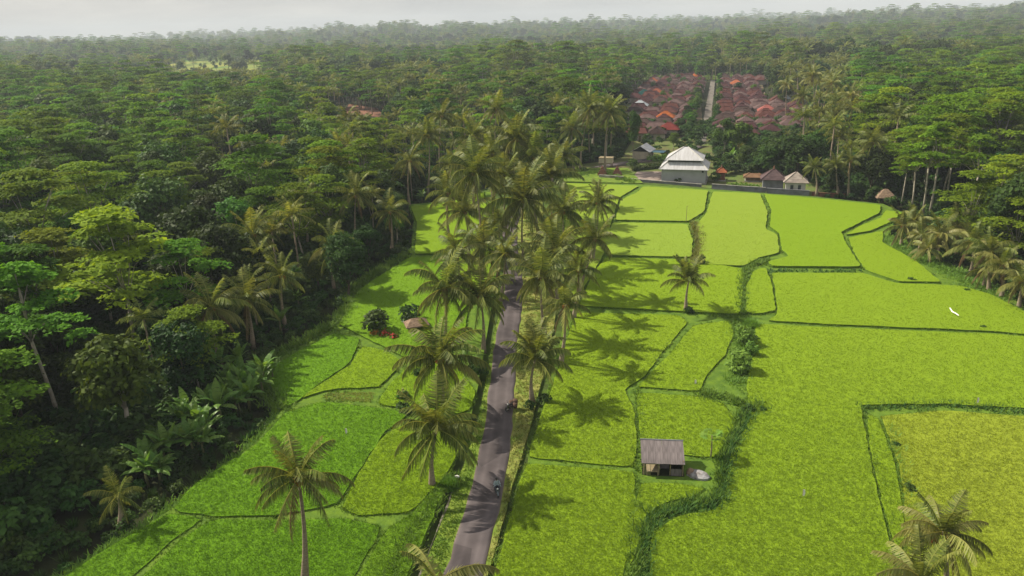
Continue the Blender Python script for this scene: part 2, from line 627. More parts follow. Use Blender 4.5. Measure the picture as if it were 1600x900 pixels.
def blades(P, h, w, nb, lean=0.6, spread=0.06):
    """grass tufts: nb pointed blades at each point"""
    n = len(P)
    h = np.broadcast_to(np.asarray(h, float), (n,))[:, None]
    w = np.broadcast_to(np.asarray(w, float), (n,))[:, None]
    az = rng.uniform(0, 2 * np.pi, (n, nb))
    ca, sa = np.cos(az), np.sin(az)
    hh = h * rng.uniform(0.65, 1.15, (n, nb))
    le = lean * rng.uniform(0.3, 1.3, (n, nb)) * hh
    bx = P[:, 0:1] + rng.normal(0, 1, (n, nb)) * spread
    by = P[:, 1:2] + rng.normal(0, 1, (n, nb)) * spread
    bz = np.broadcast_to(P[:, 2:3], (n, nb))
    px, py = -sa * w / 2, ca * w / 2
    V = np.empty((n, nb, 3, 3))
    V[..., 0, 0], V[..., 0, 1], V[..., 0, 2] = bx - px, by - py, bz
    V[..., 1, 0], V[..., 1, 1], V[..., 1, 2] = bx + px, by + py, bz
    V[..., 2, 0], V[..., 2, 1], V[..., 2, 2] = bx + ca * le, by + sa * le, bz + hh
    T = np.repeat(np.clip(rng.normal(0.5, 0.16, (n, 1)) + rng.normal(0, 0.14, (n, nb)), 0, 1)[..., None], 3, axis=2)
    return V.reshape(-1, 3), T.reshape(-1)


def scatter(poly, spacing_px=1.6, cap=160000, test=None):
    """points inside a polygon, as dense as the eye can tell at their distance"""
    A = np.array(poly)
    x0, y0 = A.min(0)
    x1, y1 = A.max(0)
    y0 = max(y0, 40)
    dn = math.hypot(max(y0, 45), CAM_H)
    s = 731.0 / dn
    dens = (s / spacing_px) ** 2 * (CAM_H / dn)
    n = int(min((x1 - x0) * (y1 - y0) * dens, 900000))
    X = rng.uniform(x0, x1, n)
    Y = rng.uniform(y0, y1, n)
    dd = np.sqrt(X * X + Y * Y + CAM_H ** 2)
    keep = rng.uniform(0, 1, n) < (dn / dd) ** 3
    keep &= np.abs(X) < 0.78 * dd + 6
    X, Y = X[keep], Y[keep]
    k = in_poly(X, Y, test or poly)
    X, Y = X[k], Y[k]
    if len(X) > cap:
        sel = rng.choice(len(X), cap, replace=False)
        X, Y = X[sel], Y[sel]
    return X, Y


RICE_H = 0.45
DITCH_R = [(778, 985), (800, 860), (826, 715), (846, 645), (858, 600), (874, 540), (884, 490), (882, 440), (876, 400), (870, 330)]
DITCH_L = [(590, 985), (640, 890), (676, 812), (708, 728), (735, 655), (748, 600), (758, 540), (770, 470), (776, 420), (770, 300)]
RIGHT_PX = DITCH_R + [(884, 286), (998, 288), (1108, 296), (1272, 308), (1380, 319), (1410, 332), (1385, 372), (1440, 402), (1540, 452), (1620, 500), (1720, 560), (1900, 1000)]
LEFT_PX = DITCH_L[::-1] + [(0, 985), (62, 930), (265, 798), (400, 692), (440, 642), (407, 575), (531, 502), (557, 452), (642, 396), (647, 345), (638, 320), (700, 314), (756, 300)][0:]
LEFT_PX = DITCH_L + [(756, 300), (700, 314), (638, 320), (647, 345), (642, 396), (557, 452), (531, 502), (407, 575), (440, 642), (400, 692), (265, 798), (62, 930), (0, 985)]
for _px, _lab in ((RIGHT_PX, 'grassy earth bunds between the rice plots right of the road'), (LEFT_PX, 'grassy earth bunds between the rice plots left of the road')):
    tag(prism('bund', [tuple(at(x, y, 0.26).xy) for x, y in _px], -0.6, 0.33, [M['bund'], M['mud']], side_mi=1), _lab, kind='structure')
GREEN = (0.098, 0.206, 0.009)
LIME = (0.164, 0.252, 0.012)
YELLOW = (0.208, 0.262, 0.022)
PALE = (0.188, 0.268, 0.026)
plots = [
    # label, colour, terrace height, outline in photo pixels
    ('near rice plot right of the road below a straight bund', LIME, 0.0, [(822, 724), (990, 737), (992, 790), (986, 850), (968, 910), (955, 960), (755, 960), (772, 900), (803, 785)]),
    ('rice plot right of the road with a palm shadow across it', (0.165, 0.25, 0.012), 0.15, [(826, 713), (848, 640), (868, 590), (900, 488), (1060, 492), (1074, 503), (1035, 550), (1005, 588), (973, 608), (990, 640), (994, 690), (990, 729)]),
    ('small rice plot between a diagonal ditch and the bushy stream', LIME, 0.2, [(1083, 508), (1142, 500), (1146, 520), (1132, 555), (1100, 590), (1094, 610), (1040, 606), (995, 604), (1012, 588), (1045, 555)]),
    ('rice plot just behind the field hut', LIME, 0.1, [(996, 613), (1095, 619), (1130, 630), (1150, 656), (1130, 694), (1118, 716), (1076, 710), (1003, 704), (998, 660)]),
    ('small curved rice plot in front of the field hut', LIME, 0.05, [(1000, 754), (1060, 756), (1106, 762), (1085, 774), (1035, 785), (1006, 806), (996, 845), (985, 885), (992, 800)]),
    ('largest rice plot, wide open middle of the right side', (0.166, 0.254, 0.013), 0.25, [(1182, 506), (1300, 511), (1540, 521), (1680, 530), (1720, 640), (1600, 636), (1470, 630), (1343, 631), (1349, 660), (1360, 720), (1374, 790), (1392, 860), (1410, 960), (1010, 960), (1016, 900), (1020, 830), (1062, 806), (1120, 796), (1136, 770), (1140, 715), (1172, 655), (1168, 600), (1176, 560)]),
    ('narrow rice strip beside the yellow plot', LIME, 0.15, [(1354, 646), (1372, 652), (1385, 685), (1401, 735), (1410, 790), (1412, 830), (1405, 870), (1392, 830), (1376, 770), (1364, 720)]),
    ('yellowing rice plot at the lower right edge', YELLOW, 0.0, [(1376, 650), (1470, 641), (1600, 650), (1760, 660), (1900, 960), (1425, 960), (1416, 840), (1413, 780), (1404, 725), (1390, 684)]),
    ('long rice plot above the largest one', (0.166, 0.255, 0.013), 0.4, [(1206, 426), (1347, 426), (1400, 442), (1500, 446), (1545, 458), (1640, 506), (1690, 528), (1540, 516), (1300, 506), (1200, 500), (1216, 490), (1212, 455)]),
    ('narrow rice strip with a dark bank at its lower end', LIME, 0.5, [(1176, 424), (1196, 417), (1206, 445), (1212, 484), (1182, 490), (1166, 488), (1166, 450)]),
    ('middle upper rice plot under the hall', PALE, 0.55, [(1114, 299), (1187, 302), (1199, 330), (1196, 357), (1214, 366), (1218, 394), (1185, 402), (1163, 415), (1092, 411), (1094, 380), (1088, 352), (1104, 332)]),
    ('upper right rice plot under the small white building', (0.158, 0.252, 0.012), 0.75, [(1194, 303), (1280, 310), (1376, 320), (1374, 332), (1340, 349), (1314, 362), (1322, 380), (1345, 416), (1206, 415), (1200, 408), (1234, 400), (1222, 390), (1218, 364), (1203, 353), (1206, 328)]),
    ('thin curved rice plot beside the upper right forest', (0.17, 0.26, 0.013), 0.6, [(1384, 328), (1410, 332), (1392, 346), (1360, 360), (1322, 366), (1345, 352), (1376, 340)]),
    ('rice plot along the right palm thicket', LIME, 0.45, [(1326, 371), (1362, 364), (1380, 360), (1378, 378), (1432, 408), (1470, 440), (1405, 439), (1352, 421), (1334, 392)]),
    ('pale rice plot directly below the grey hall', PALE, 0.65, [(1006, 291), (1106, 297), (1100, 330), (1076, 345), (962, 343), (970, 312), (994, 301)]),
    ('pale rice plot with a bluish patch left of the stream', (0.19, 0.275, 0.03), 0.5, [(958, 347), (1074, 350), (1082, 375), (1080, 401), (950, 398), (945, 375)]),
    ('rice plot around the lone young palm', LIME, 0.4, [(946, 402), (1084, 406), (1162, 420), (1160, 450), (1156, 490), (1072, 486), (905, 477), (925, 430)]),
    ('rice plot at the upper end of the roadside palms', PALE, 0.6, [(884, 286), (998, 290), (968, 308), (955, 345), (942, 398), (900, 470), (885, 470), (880, 400), (885, 330)]),
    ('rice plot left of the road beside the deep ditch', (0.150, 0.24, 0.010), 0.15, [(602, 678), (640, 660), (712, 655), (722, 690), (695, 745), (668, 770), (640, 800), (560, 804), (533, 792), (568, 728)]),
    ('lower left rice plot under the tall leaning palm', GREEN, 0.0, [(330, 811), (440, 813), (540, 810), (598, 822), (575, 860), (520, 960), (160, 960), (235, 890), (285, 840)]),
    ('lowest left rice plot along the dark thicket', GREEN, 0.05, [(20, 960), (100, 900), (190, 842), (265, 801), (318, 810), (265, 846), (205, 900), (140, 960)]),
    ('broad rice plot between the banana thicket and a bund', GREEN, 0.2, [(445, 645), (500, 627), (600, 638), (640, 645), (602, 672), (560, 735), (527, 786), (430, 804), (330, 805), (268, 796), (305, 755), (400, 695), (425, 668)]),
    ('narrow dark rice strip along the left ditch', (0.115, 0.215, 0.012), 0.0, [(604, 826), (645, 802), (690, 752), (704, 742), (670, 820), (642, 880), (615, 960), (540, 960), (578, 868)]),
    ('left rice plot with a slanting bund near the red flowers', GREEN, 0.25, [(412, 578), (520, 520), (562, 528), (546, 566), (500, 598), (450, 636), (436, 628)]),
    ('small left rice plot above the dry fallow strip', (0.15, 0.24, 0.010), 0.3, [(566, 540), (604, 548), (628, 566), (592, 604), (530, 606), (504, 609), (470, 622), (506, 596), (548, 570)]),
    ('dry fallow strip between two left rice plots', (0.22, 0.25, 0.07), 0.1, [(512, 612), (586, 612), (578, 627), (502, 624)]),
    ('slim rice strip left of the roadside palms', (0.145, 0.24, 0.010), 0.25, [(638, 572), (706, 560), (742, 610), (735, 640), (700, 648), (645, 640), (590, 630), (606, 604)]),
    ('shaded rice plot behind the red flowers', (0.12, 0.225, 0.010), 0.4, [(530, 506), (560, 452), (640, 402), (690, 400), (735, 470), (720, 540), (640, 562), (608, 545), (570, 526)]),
    ('far left rice plot between the forest and roadside palms', (0.155, 0.25, 0.012), 0.5, [(648, 396), (652, 350), (642, 322), (700, 316), (755, 300), (775, 380), (760, 440), (738, 460), (700, 395)]),
]
n_tuft = 0
plot_polys = []
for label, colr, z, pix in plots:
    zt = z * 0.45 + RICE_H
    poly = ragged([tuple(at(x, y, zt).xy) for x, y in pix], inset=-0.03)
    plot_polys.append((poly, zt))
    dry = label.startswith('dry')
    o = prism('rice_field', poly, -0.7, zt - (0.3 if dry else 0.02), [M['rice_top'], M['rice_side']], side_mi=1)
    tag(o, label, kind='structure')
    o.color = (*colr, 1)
    X, Y = scatter(poly, 0.95, test=[tuple(at(x, y, zt).xy) for x, y in pix])
    dd = np.sqrt(X * X + Y * Y + CAM_H ** 2)
    P = np.stack([X, Y, np.full(len(X), zt - 0.1) - 0.08 * np.clip((dd - 90) / 120, 0, 1)], 1)
    wd = np.clip(0.75 * dd / 731, 0.045, 0.24)
    V, T = blades(P, (0.10 if dry else 0.20) - 0.01 * np.clip((dd - 90) / 120, 0, 1), wd, 4, lean=1.15, spread=0.08)
    n_tuft += len(X)
    r = link('rice_plants', np_mesh('rice_plants', V, 3, M['rice'], tint=T), o)
    tag(r, kind='stuff')
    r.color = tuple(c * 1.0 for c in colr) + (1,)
print('rice tufts', n_tuft)

# ------------------------------------------------------------------ road, verges, ditches
ROAD_PX = [(700, 985), (724, 900), (752, 800), (774, 700), (784, 610), (789, 550), (797, 500), (803, 450), (801, 420), (797, 380), (800, 345), (822, 312), (866, 282), (915, 266), (965, 256), (1050, 243), (1092, 228)]
road_c = smooth_line([at(x, y, 0.0) for x, y in ROAD_PX], 2.0)


def ribbon(name, cl, wl_, wr_, z, thick, m, jit=0.0, parent=None):
    vs, fs = [], []
    n = len(cl)
    for i, p in enumerate(cl):
        t = (cl[min(i + 1, n - 1)] - cl[max(i - 1, 0)])
        t.z = 0
        t.normalize()
        nr = Vector((t.y, -t.x, 0))
        a = p - nr * (wl_ + random.uniform(-jit, jit))
        b = p + nr * (wr_ + random.uniform(-jit, jit))
        zz = z
        vs += [(a.x, a.y, zz - thick), (a.x, a.y, zz), (p.x, p.y, zz + 0.03), (b.x, b.y, zz), (b.x, b.y, zz - thick)]
    for i in range(n - 1):
        for k in range(4):
            fs.append((i * 5 + k, i * 5 + k + 1, (i + 1) * 5 + k + 1, (i + 1) * 5 + k))
    mb = MB().add(vs, fs)
    o = mb.build(name, m, parent)
    return o


_us = (-1.0, -0.97, -0.75, -0.5, -0.25, 0.0, 0.25, 0.5, 0.75, 0.97, 1.0)
_V, _T, _F = [], [], []
for i, p in enumerate(road_c):
    t_ = road_c[min(i + 1, len(road_c) - 1)] - road_c[max(i - 1, 0)]
    t_.z = 0
    t_.normalize()
    nr_ = Vector((t_.y, -t_.x, 0))
    wl2, wr2 = 1.72 + random.uniform(-.16, .12), 1.72 + random.uniform(-.16, .12)
    for j, u_ in enumerate(_us):
        q_ = p + nr_ * u_ * (wr2 if u_ > 0 else wl2)
        _V.append((q_.x, q_.y, -0.4 if j in (0, 10) else 0.06 + 0.035 * (1 - u_ * u_)))
        _T.append(u_ * 0.5 + 0.5)
    if i:
        for j in range(10):
            a_ = (i - 1) * 11 + j
            _F.append((a_, a_ + 1, a_ + 12, a_ + 11))


def road_mat():
    """asphalt with polished wheel tracks, dusty edges and old patches"""
    m = M['asphalt']
    n, l = nodes_of(m)
    p = n['Principled BSDF']
    base = p.inputs['Base Color'].links[0].from_socket
    a = n.new('ShaderNodeAttribute')
    a.attribute_name = 'tint'
    r = n.new('ShaderNodeValToRGB')
    e = r.color_ramp.elements
    e[0].position, e[0].color = 0.0, (1.55, 1.45, 1.25, 1)
    e[1].position, e[1].color = 1.0, (1.55, 1.45, 1.25, 1)
    for pos, v in ((0.07, 1.0), (0.2, 1.0), (0.3, 1.16), (0.4, 0.92), (0.5, 0.86), (0.6, 0.92), (0.7, 1.16), (0.8, 1.0), (0.93, 1.0)):
        k = e.new(pos)
        k.color = (v, v, v, 1)
    l.new(a.outputs['Fac'], r.inputs['Fac'])
    mu = n.new('ShaderNodeMixRGB')
    mu.blend_type = 'MULTIPLY'
    mu.inputs['Fac'].default_value = 1
    l.new(base, mu.inputs['Color1'])
    l.new(r.outputs['Color'], mu.inputs['Color2'])
    g = n.new('ShaderNodeNewGeometry')
    vo = n.new('ShaderNodeTexVoronoi')
    vo.inputs['Scale'].default_value = 0.22
    l.new(g.outputs['Position'], vo.inputs['Vector'])
    sep = n.new('ShaderNodeSeparateColor')
    l.new(vo.outputs['Color'], sep.inputs[0])
    st_ = n.new('ShaderNodeMapRange')
    st_.inputs['From Min'].default_value = 0.72
    st_.inputs['From Max'].default_value = 0.78
    st_.inputs['To Min'].default_value = 1.0
    st_.inputs['To Max'].default_value = 0.74
    l.new(sep.outputs[0], st_.inputs['Value'])
    m2 = n.new('ShaderNodeMixRGB')
    m2.blend_type = 'MULTIPLY'
    m2.inputs['Fac'].default_value = 1
    l.new(mu.outputs['Color'], m2.inputs['Color1'])
    l.new(st_.outputs['Result'], m2.inputs['Color2'])
    l.new(m2.outputs['Color'], p.inputs['Base Color'])
    return m


tag(link('road', np_mesh('road', np.array(_V), 4, road_mat(), tint=np.array(_T), F=np.array(_F))), 'narrow grey asphalt road between palms and rice fields', kind='structure')
VERGE_L = [(612, 985), (655, 900), (690, 812), (722, 728), (745, 662), (757, 600), (768, 540), (782, 470), (788, 420), (786, 380), (788, 345), (806, 312)]
VERGE_R = [(735, 985), (764, 900), (797, 780), (818, 705), (836, 640), (848, 595), (858, 550), (868, 500), (868, 450), (862, 400), (850, 345), (848, 312)]
vl = smooth_line([at(x, y, 0.0) for x, y in VERGE_L], 2.0)
vr = smooth_line([at(x, y, 0.0) for x, y in VERGE_R], 2.0)


def inset_line(L, k):
    return [(p.x + k + random.uniform(-.1, .1), p.y) for p in L]


lpoly = inset_line(vl, 0.1) + [(p.x, p.y) for p in road_c if p.y < vl[-1].y][::-1]
rpoly = inset_line(vr, -0.1) + [(p.x, p.y) for p in road_c if p.y < vr[-1].y][::-1]
tag(prism('grass_verge', lpoly, -0.7, 0.02, M['verge']), 'green grass verge on the left of the road', kind='structure')
tag(prism('grass_verge', rpoly, -0.7, 0.024, M['dry_verge']), 'dry yellowish grass verge on the right of the road', kind='structure')
# ditches: dark water between verge and paddies
for L, s, lab in ((vl, -1, 'dark irrigation ditch left of the road'), (vr, 1, 'dark irrigation ditch right of the road')):
    d = [Vector((p.x + s * 0.5, p.y, 0)) for p in L]
    tag(ribbon('ditch', d, 0.5, 0.5, -0.45, 0.1, M['water']), lab, kind='structure')
e = [Vector((p.x - 0.02, p.y, 0)) for p in vl if p.y < 66]
tag(ribbon('ditch_lining', e, 0.1, 0.1, 0.035, 0.6, M['dark_lining'], 0.09), 'grey concrete lining of the left ditch', kind='structure')

# verge grass tufts
def tufts_obj(name, X, Y, z, h, w, m, nb=5, lean=0.6, parent=None, label=None, spread=0.12):
    P = np.stack([X, Y, np.broadcast_to(np.asarray(z, float), X.shape)], 1)
    V, T = blades(P, h, w, nb, lean, spread)
    o = link(name, np_mesh(name, V, 3, m, tint=T), parent)
    return tag(o, label, kind='stuff')


rx, ry = np.array([p.x for p in road_c]), np.array([p.y for p in road_c])
for poly, m, lab in ((lpoly, M['grass'], 'short green grass on the left road verge'), (rpoly, M['dry_grass'], 'sparse dry grass on the right road verge')):
    X, Y = scatter(poly, 1.7)
    k = dist_poly(X, Y, [(p.x, p.y) for p in road_c], closed=False) > 1.85
    X, Y = X[k], Y[k]
    dd = np.sqrt(X * X + Y * Y + CAM_H ** 2)
    tufts_obj('grass', X, Y, 0.0, 0.22, np.clip(1.0 * dd / 731, .05, .3), m, 4, label=lab)

# weedy grass on the bunds between the plots
EX, EY, EZ, EH = [], [], [], []
for poly, zt in plot_polys:
    A = np.array(poly)
    n = len(A)
    for rep in range(4):
        t = rng.uniform(0, 1, n)[:, None]
        Q = A * (1 - t) + np.roll(A, -1, 0) * t + rng.normal(0, 0.16, (n, 2))
        k = Q[:, 1] > 45
        EX.append(Q[k, 0]); EY.append(Q[k, 1]); EZ.append(np.full(k.sum(), 0.28)); EH.append(0.16 + 0.3 * np.clip(np.sin(Q[k, 0] * 0.9) * np.sin(Q[k, 1] * 0.8 + 1) + 0.3, 0, 1))
X, Y, Z = np.concatenate(EX), np.concatenate(EY), np.concatenate(EZ)
dd = np.sqrt(X * X + Y * Y + CAM_H ** 2)
tufts_obj('bund_grass', X, Y, Z, np.concatenate(EH), np.clip(1.2 * dd / 731, .07, .3), M['grass'], 5, 1.1, label='low dark green grass growing along the bunds between rice plots')


# lush banks of the small stream and other overgrown lines: (pixels, half width m, height m, material, density)
BANKS = [
    ([(1198, 408), (1168, 422), (1160, 452), (1160, 492), (1152, 512)], 0.8, 0.7, 'grass', 9),
    ([(1152, 512), (1164, 540), (1160, 570), (1150, 600)], 1.3, 0.8, 'weed', 10),
    ([(1100, 616), (1150, 628), (1185, 640)], 1.3, 0.7, 'grass', 10),
    ([(1185, 636), (1158, 655), (1142, 690), (1130, 720), (1128, 760), (1118, 782), (1070, 790), (1022, 806), (1006, 850), (998, 900), (990, 960)], 0.6, 0.65, 'grass', 16),
    ([(1170, 652), (1150, 690), (1138, 720), (1134, 764), (1120, 790), (1070, 799), (1026, 814), (1012, 850), (1004, 900), (996, 960)], 0.5, 0.75, 'bush_leaf', 16),  # dark strip: shade of the stream bank put into the blade colour
    ([(1200, 425), (1345, 425)], 0.25, 0.5, 'bush_leaf', 10), ([(1345, 640), (1470, 636), (1600, 646)], 0.3, 0.5, 'bush_leaf', 10),  # dark lines of blades that paint the shade of two terrace faces
    ([(1085, 350), (1092, 375), (1090, 395), (1084, 415)], 0.9, 0.8, 'dry_grass', 6),
    ([(1345, 636), (1470, 632), (1600, 642)], 0.5, 0.5, 'grass', 8),
    ([(1352, 655), (1366, 740), (1386, 820)], 0.4, 0.5, 'grass', 6),
    ([(1388, 670), (1408, 740), (1420, 800), (1424, 830)], 0.6, 0.7, 'weed', 6),
    ([(1386, 372), (1440, 402), (1500, 432), (1560, 462)], 2.4, 0.7, 'weed', 9),
    ([(1500, 448), (1560, 470), (1640, 520)], 2.0, 0.6, 'weed', 6),
    ([(994, 612), (998, 660), (998, 700), (996, 740), (994, 800), (984, 860), (966, 920)], 0.4, 0.5, 'grass', 7),
    ([(700, 745), (668, 800), (640, 840), (600, 930)], 0.9, 0.6, 'grass', 8),
    ([(600, 672), (560, 735), (530, 790)], 0.5, 0.35, 'grass', 6),
    ([(100, 905), (265, 797), (400, 692), (440, 642)], 1.0, 0.5, 'weed', 12),
    ([(440, 642), (408, 576), (530, 502), (556, 452), (640, 396)], 1.3, 0.8, 'grass', 7),
    ([(1072, 489), (1150, 498)], 0.4, 0.5, 'grass', 8),
    ([(880, 278), (935, 270), (985, 284)], 1.6, 0.7, 'grass', 5),
]
by_m = {}
for pix, hw, hh, mk, dens in BANKS:
    L = smooth_line([at(x, y, 0.2) for x, y in pix], 1.0)
    A = np.array([(p.x, p.y) for p in L])
    k = max(1, int(dens * hw * 2.4))
    Q = np.repeat(A, k, 0) + np.stack([rng.normal(0, hw * 0.55, len(A) * k), rng.normal(0, max(hw * 0.55, .5), len(A) * k)], 1)
    by_m.setdefault(mk, []).append((Q, np.full(len(Q), hh) * rng.uniform(0.5, 1.25, len(Q))))
for mk, lst in by_m.items():
    Q = np.concatenate([a for a, b in lst])
    H = np.concatenate([b for a, b in lst])
    dd = np.sqrt(Q[:, 0] ** 2 + Q[:, 1] ** 2 + CAM_H ** 2)
    tufts_obj('bank_grass', Q[:, 0], Q[:, 1], np.where(np.isin(mk, ['grass', 'dry_grass', 'bush_leaf']), 0.2, 0.0) + 0 * H, H, np.clip(1.6 * dd / 731, .08, .35), M[mk], 6, 1.0, spread=0.2,
              label={'grass': 'lush dark green grass along the stream banks and field edges', 'weed': 'bluish green weeds along the forest edges and stream',
                     'dry_grass': 'pale dry grass beside the upper stream', 'bush_leaf': 'bank growth with the shade of the banks put into its dark colour'}[mk])
# low grassy pads and banks that carry them
for pix, z, lab in (([(1150, 500), (1176, 505), (1172, 560), (1160, 606), (1140, 606), (1152, 560), (1158, 530)], 0.1, 'grassy strip under the stream bushes'),
                    ([(1000, 703), (1118, 716), (1126, 740), (1118, 760), (1060, 756), (998, 752)], 0.12, 'grass pad around the field hut'),
                    ([(1098, 616), (1150, 622), (1192, 640), (1165, 655), (1150, 640), (1128, 630)], 0.1, 'grassy knoll where two bunds meet'),
                    ([(1386, 368), (1445, 398), (1560, 452), (1640, 506), (1545, 458), (1500, 446), (1470, 440), (1430, 408)], 0.1, 'weedy margin below the right palm thicket'),
                    ([(872, 283), (890, 262), (980, 262), (1005, 286), (985, 286)], 0.1, 'grass beside the stone shrine')):
    tag(prism('grass_bank', ragged([tuple(at(x, y, z + 0.2).xy) for x, y in pix], inset=0.0), -0.7, z + 0.2, M['verge']), lab, kind='structure')

# village street, temple court
st = smooth_line([Vector((p.x, p.y, 0)) for p in (at(x, y, -0.5) for x, y in STREET_PX)], 6.0)
tag(ribbon('village_street', st, 1.7, 1.7, -0.45, 0.2, M['pale_road'], 0.2), 'pale village street running straight away between the houses', kind='structure')
for nm, poly in (('village_ground', VIL_L), ('village_ground', VIL_R)):
    tag(sheet(nm, poly, -0.52, mat('village_earth', (0.20, 0.14, 0.10), (0.10, 0.10, 0.05), 0.15, coords='Pos')), 'bare earth between the village houses', kind='structure')
tag(sheet('temple_ground', COMPOUND, -0.5, mat('temple_earth', (0.10, 0.15, 0.035), (0.12, 0.11, 0.05), 0.2, coords='Pos')), 'worn grass around the temple hall', kind='structure')
_A = np.array(FARFIELD)
_xs = np.arange(_A[:, 0].min() - 20, _A[:, 0].max() + 20, 9.0)
_ys = np.arange(_A[:, 1].min() - 30, _A[:, 1].max() + 30, 9.0)
_X, _Y = np.meshgrid(_xs, _ys)
_Z = terrain_np(_X, _Y) + 1.0
_n = len(_xs)
_q = np.arange((len(_ys) - 1) * _n).reshape(-1, _n)[:, :-1].ravel()
_f = np.stack([_q, _q + 1, _q + _n + 1, _q + _n], 1)
_cx, _cy = _X.ravel()[_f].mean(1), _Y.ravel()[_f].mean(1)
_f = _f[in_poly(_cx + 12 * np.sin(_cy * 0.06), _cy + 14 * np.sin(_cx * 0.05), FARFIELD)]
tag(link('far_rice_field', np_mesh('far_rice_field', np.stack([_X, _Y, _Z], -1).reshape(-1, 3), 4,
    mat('far_rice', (0.24, 0.25, 0.05), (0.09, 0.17, 0.03), 0.012, coords='Pos', detail=2, stretch=(0.5, 2.2, 1)), F=_f)), 'distant yellow green field among the trees', kind='structure')

# ------------------------------------------------------------------ plants: prototypes
def cards(P, N, size, tilt=0.5, aspect=0.6):
    """rhombic leaf sprays at P facing about N"""
    n = len(P)
    N = N + rng.normal(0, tilt, (n, 3))
    N /= np.linalg.norm(N, axis=1, keepdims=True) + 1e-9
    A = rng.normal(0, 1, (n, 3))
    U = np.cross(N, A)
    U /= np.linalg.norm(U, axis=1, keepdims=True) + 1e-9
    W = np.cross(N, U)
    s = (np.asarray(size) * rng.uniform(0.6, 1.35, n))[:, None]
    V = np.stack([P + U * s, P + W * s * aspect - U * s * 0.1, P - U * s, P - W * s * aspect + U * s * 0.15], 1)
    return V


def tree_trunk(mb, h, r, limbs, fork=0.5, lean=0.05, seg=7):
    """trunk with tapered limbs to the given points"""
    bx, by = random.uniform(-lean, lean) * h, random.uniform(-lean, lean) * h
    top = Vector((bx, by, h * fork))
    mb.tube([(0, 0, -0.8), (bx * 0.2, by * 0.3, h * fork * 0.4), top], [r * 1.25, r * 0.9, r * 0.7], seg)
    for q, rr in limbs:
        q = Vector(q)
        mid = top.lerp(q, 0.5) + Vector((random.uniform(-.4, .4), random.uniform(-.4, .4), (q - top).length * 0.1))
        mb.tube([top - Vector((0, 0, 0.3)), mid, q], [r * rr, r * rr * 0.6, r * 0.15], 5)
    return top


def make_umbrella(h, rad, npl, ncard, size, seed, levels=(0.50, 0.62, 0.74, 0.86, 0.97)):
    """tall tree with flat tiers of feathery foliage"""
    random.seed(seed)
    mb = MB()
    tiers = []
    for i in range(npl):
        li = i % len(levels)
        u = levels[li]
        rmax = rad * (1.0 - 0.9 * max(0, u - 0.68) / 0.32) * (0.72 if u < 0.6 else 1.0)
        a = i * 2.4 + random.uniform(-.6, .6)
        rr = max(rmax, 0.18 * rad) * math.sqrt(random.uniform(0.08, 1.0)) * 0.92
        tiers.append((Vector((rr * math.cos(a), rr * math.sin(a), h * (u + random.uniform(-.018, .018)))), random.uniform(0.22, 0.40) * rad))
    limbs = [(t[0] - Vector((0, 0, 0.3)), random.uniform(0.25, 0.45)) for t in random.sample(tiers, min(9, npl))]
    tree_trunk(mb, h, h * 0.010 + 0.04, limbs, fork=levels[0] - random.uniform(0.0, 0.1))
    Ps, Ns, Ts = [], [], []
    for c, r in tiers:
        k = int(ncard * (r / (0.31 * rad)) ** 2)
        a = rng.uniform(0, 2 * np.pi, k)
        lob = 1 + 0.28 * np.sin(a * 3 + rng.uniform(0, 6)) + 0.15 * np.sin(a * 7 + rng.uniform(0, 6))
        q = r * np.sqrt(rng.uniform(0, 1, k)) * lob
        z = -0.16 * r * (q / r) ** 2 + rng.normal(0, 0.045 * r, k)
        Ps.append(np.stack([c.x + q * np.cos(a), c.y + q * np.sin(a), c.z + z], 1))
        Ns.append(np.stack([0.3 * q / r * np.cos(a), 0.3 * q / r * np.sin(a), np.ones(k)], 1))
        Ts.append(np.clip(rng.normal(rng.uniform(0.35, 0.8), 0.18, k), 0, 1))
    P, N, T = np.concatenate(Ps), np.concatenate(Ns), np.concatenate(Ts)
    V = cards(P, N, size, 0.35, 0.55)
    return mb, V, np.repeat(T, 4)


def make_broad(h, rad, nl, ncard, size, seed, low=0.3, top=0.35):
    """dense rounded tree built from leaf clumps"""
    random.seed(seed)
    mb = MB()
    cz = h * (low + 1) / 2
    hz = h * (1 - low) / 2
    lumps = []
    for i in range(nl):
        u = random.uniform(-0.8, 1)
        a = i * 2.4 + random.uniform(-.6, .6)
        k = math.sqrt(max(0, 1 - u * u)) * random.uniform(0.35, 0.8)
        lumps.append((Vector((rad * k * math.cos(a), rad * k * math.sin(a), cz + hz * u * 0.72)), rad * random.uniform(0.28, 0.5)))
    limbs = [(l[0], random.uniform(0.3, 0.5)) for l in random.sample(lumps, min(6, nl))]
    tree_trunk(mb, h, h * 0.018 + 0.06, limbs, fork=low + 0.05)
    Ps, Ns, Ts = [], [], []
    for c, r in lumps:
        k = int(ncard * (r / (0.4 * rad)) ** 2)
        d = rng.normal(0, 1, (k, 3))
        d /= np.linalg.norm(d, axis=1, keepdims=True)
        d[:, 2] = np.where(d[:, 2] < -0.3, -d[:, 2], d[:, 2])
        rr = r * (1 + 0.3 * np.sin(d[:, 0] * 5 + rng.uniform(0, 6)) * np.cos(d[:, 1] * 5 + rng.uniform(0, 6))) * rng.uniform(0.75, 1.12, k)
        Ps.append(np.array(c) + d * rr[:, None] * np.array([1, 1, 0.85]))
        Ns.append(d + np.array([0, 0, 0.35]))
        Ts.append(np.clip(rng.normal(rng.uniform(0.25, 0.75), 0.2, k), 0, 1))
    P, N, T = np.concatenate(Ps), np.concatenate(Ns), np.concatenate(Ts)
    V = cards(P, N, size, 0.5, 0.6)
    return mb, V, np.repeat(T, 4)


def crown_mesh(name, V, T, m):
    return np_mesh(name, V.reshape(-1, 3), 4, m, tint=T)


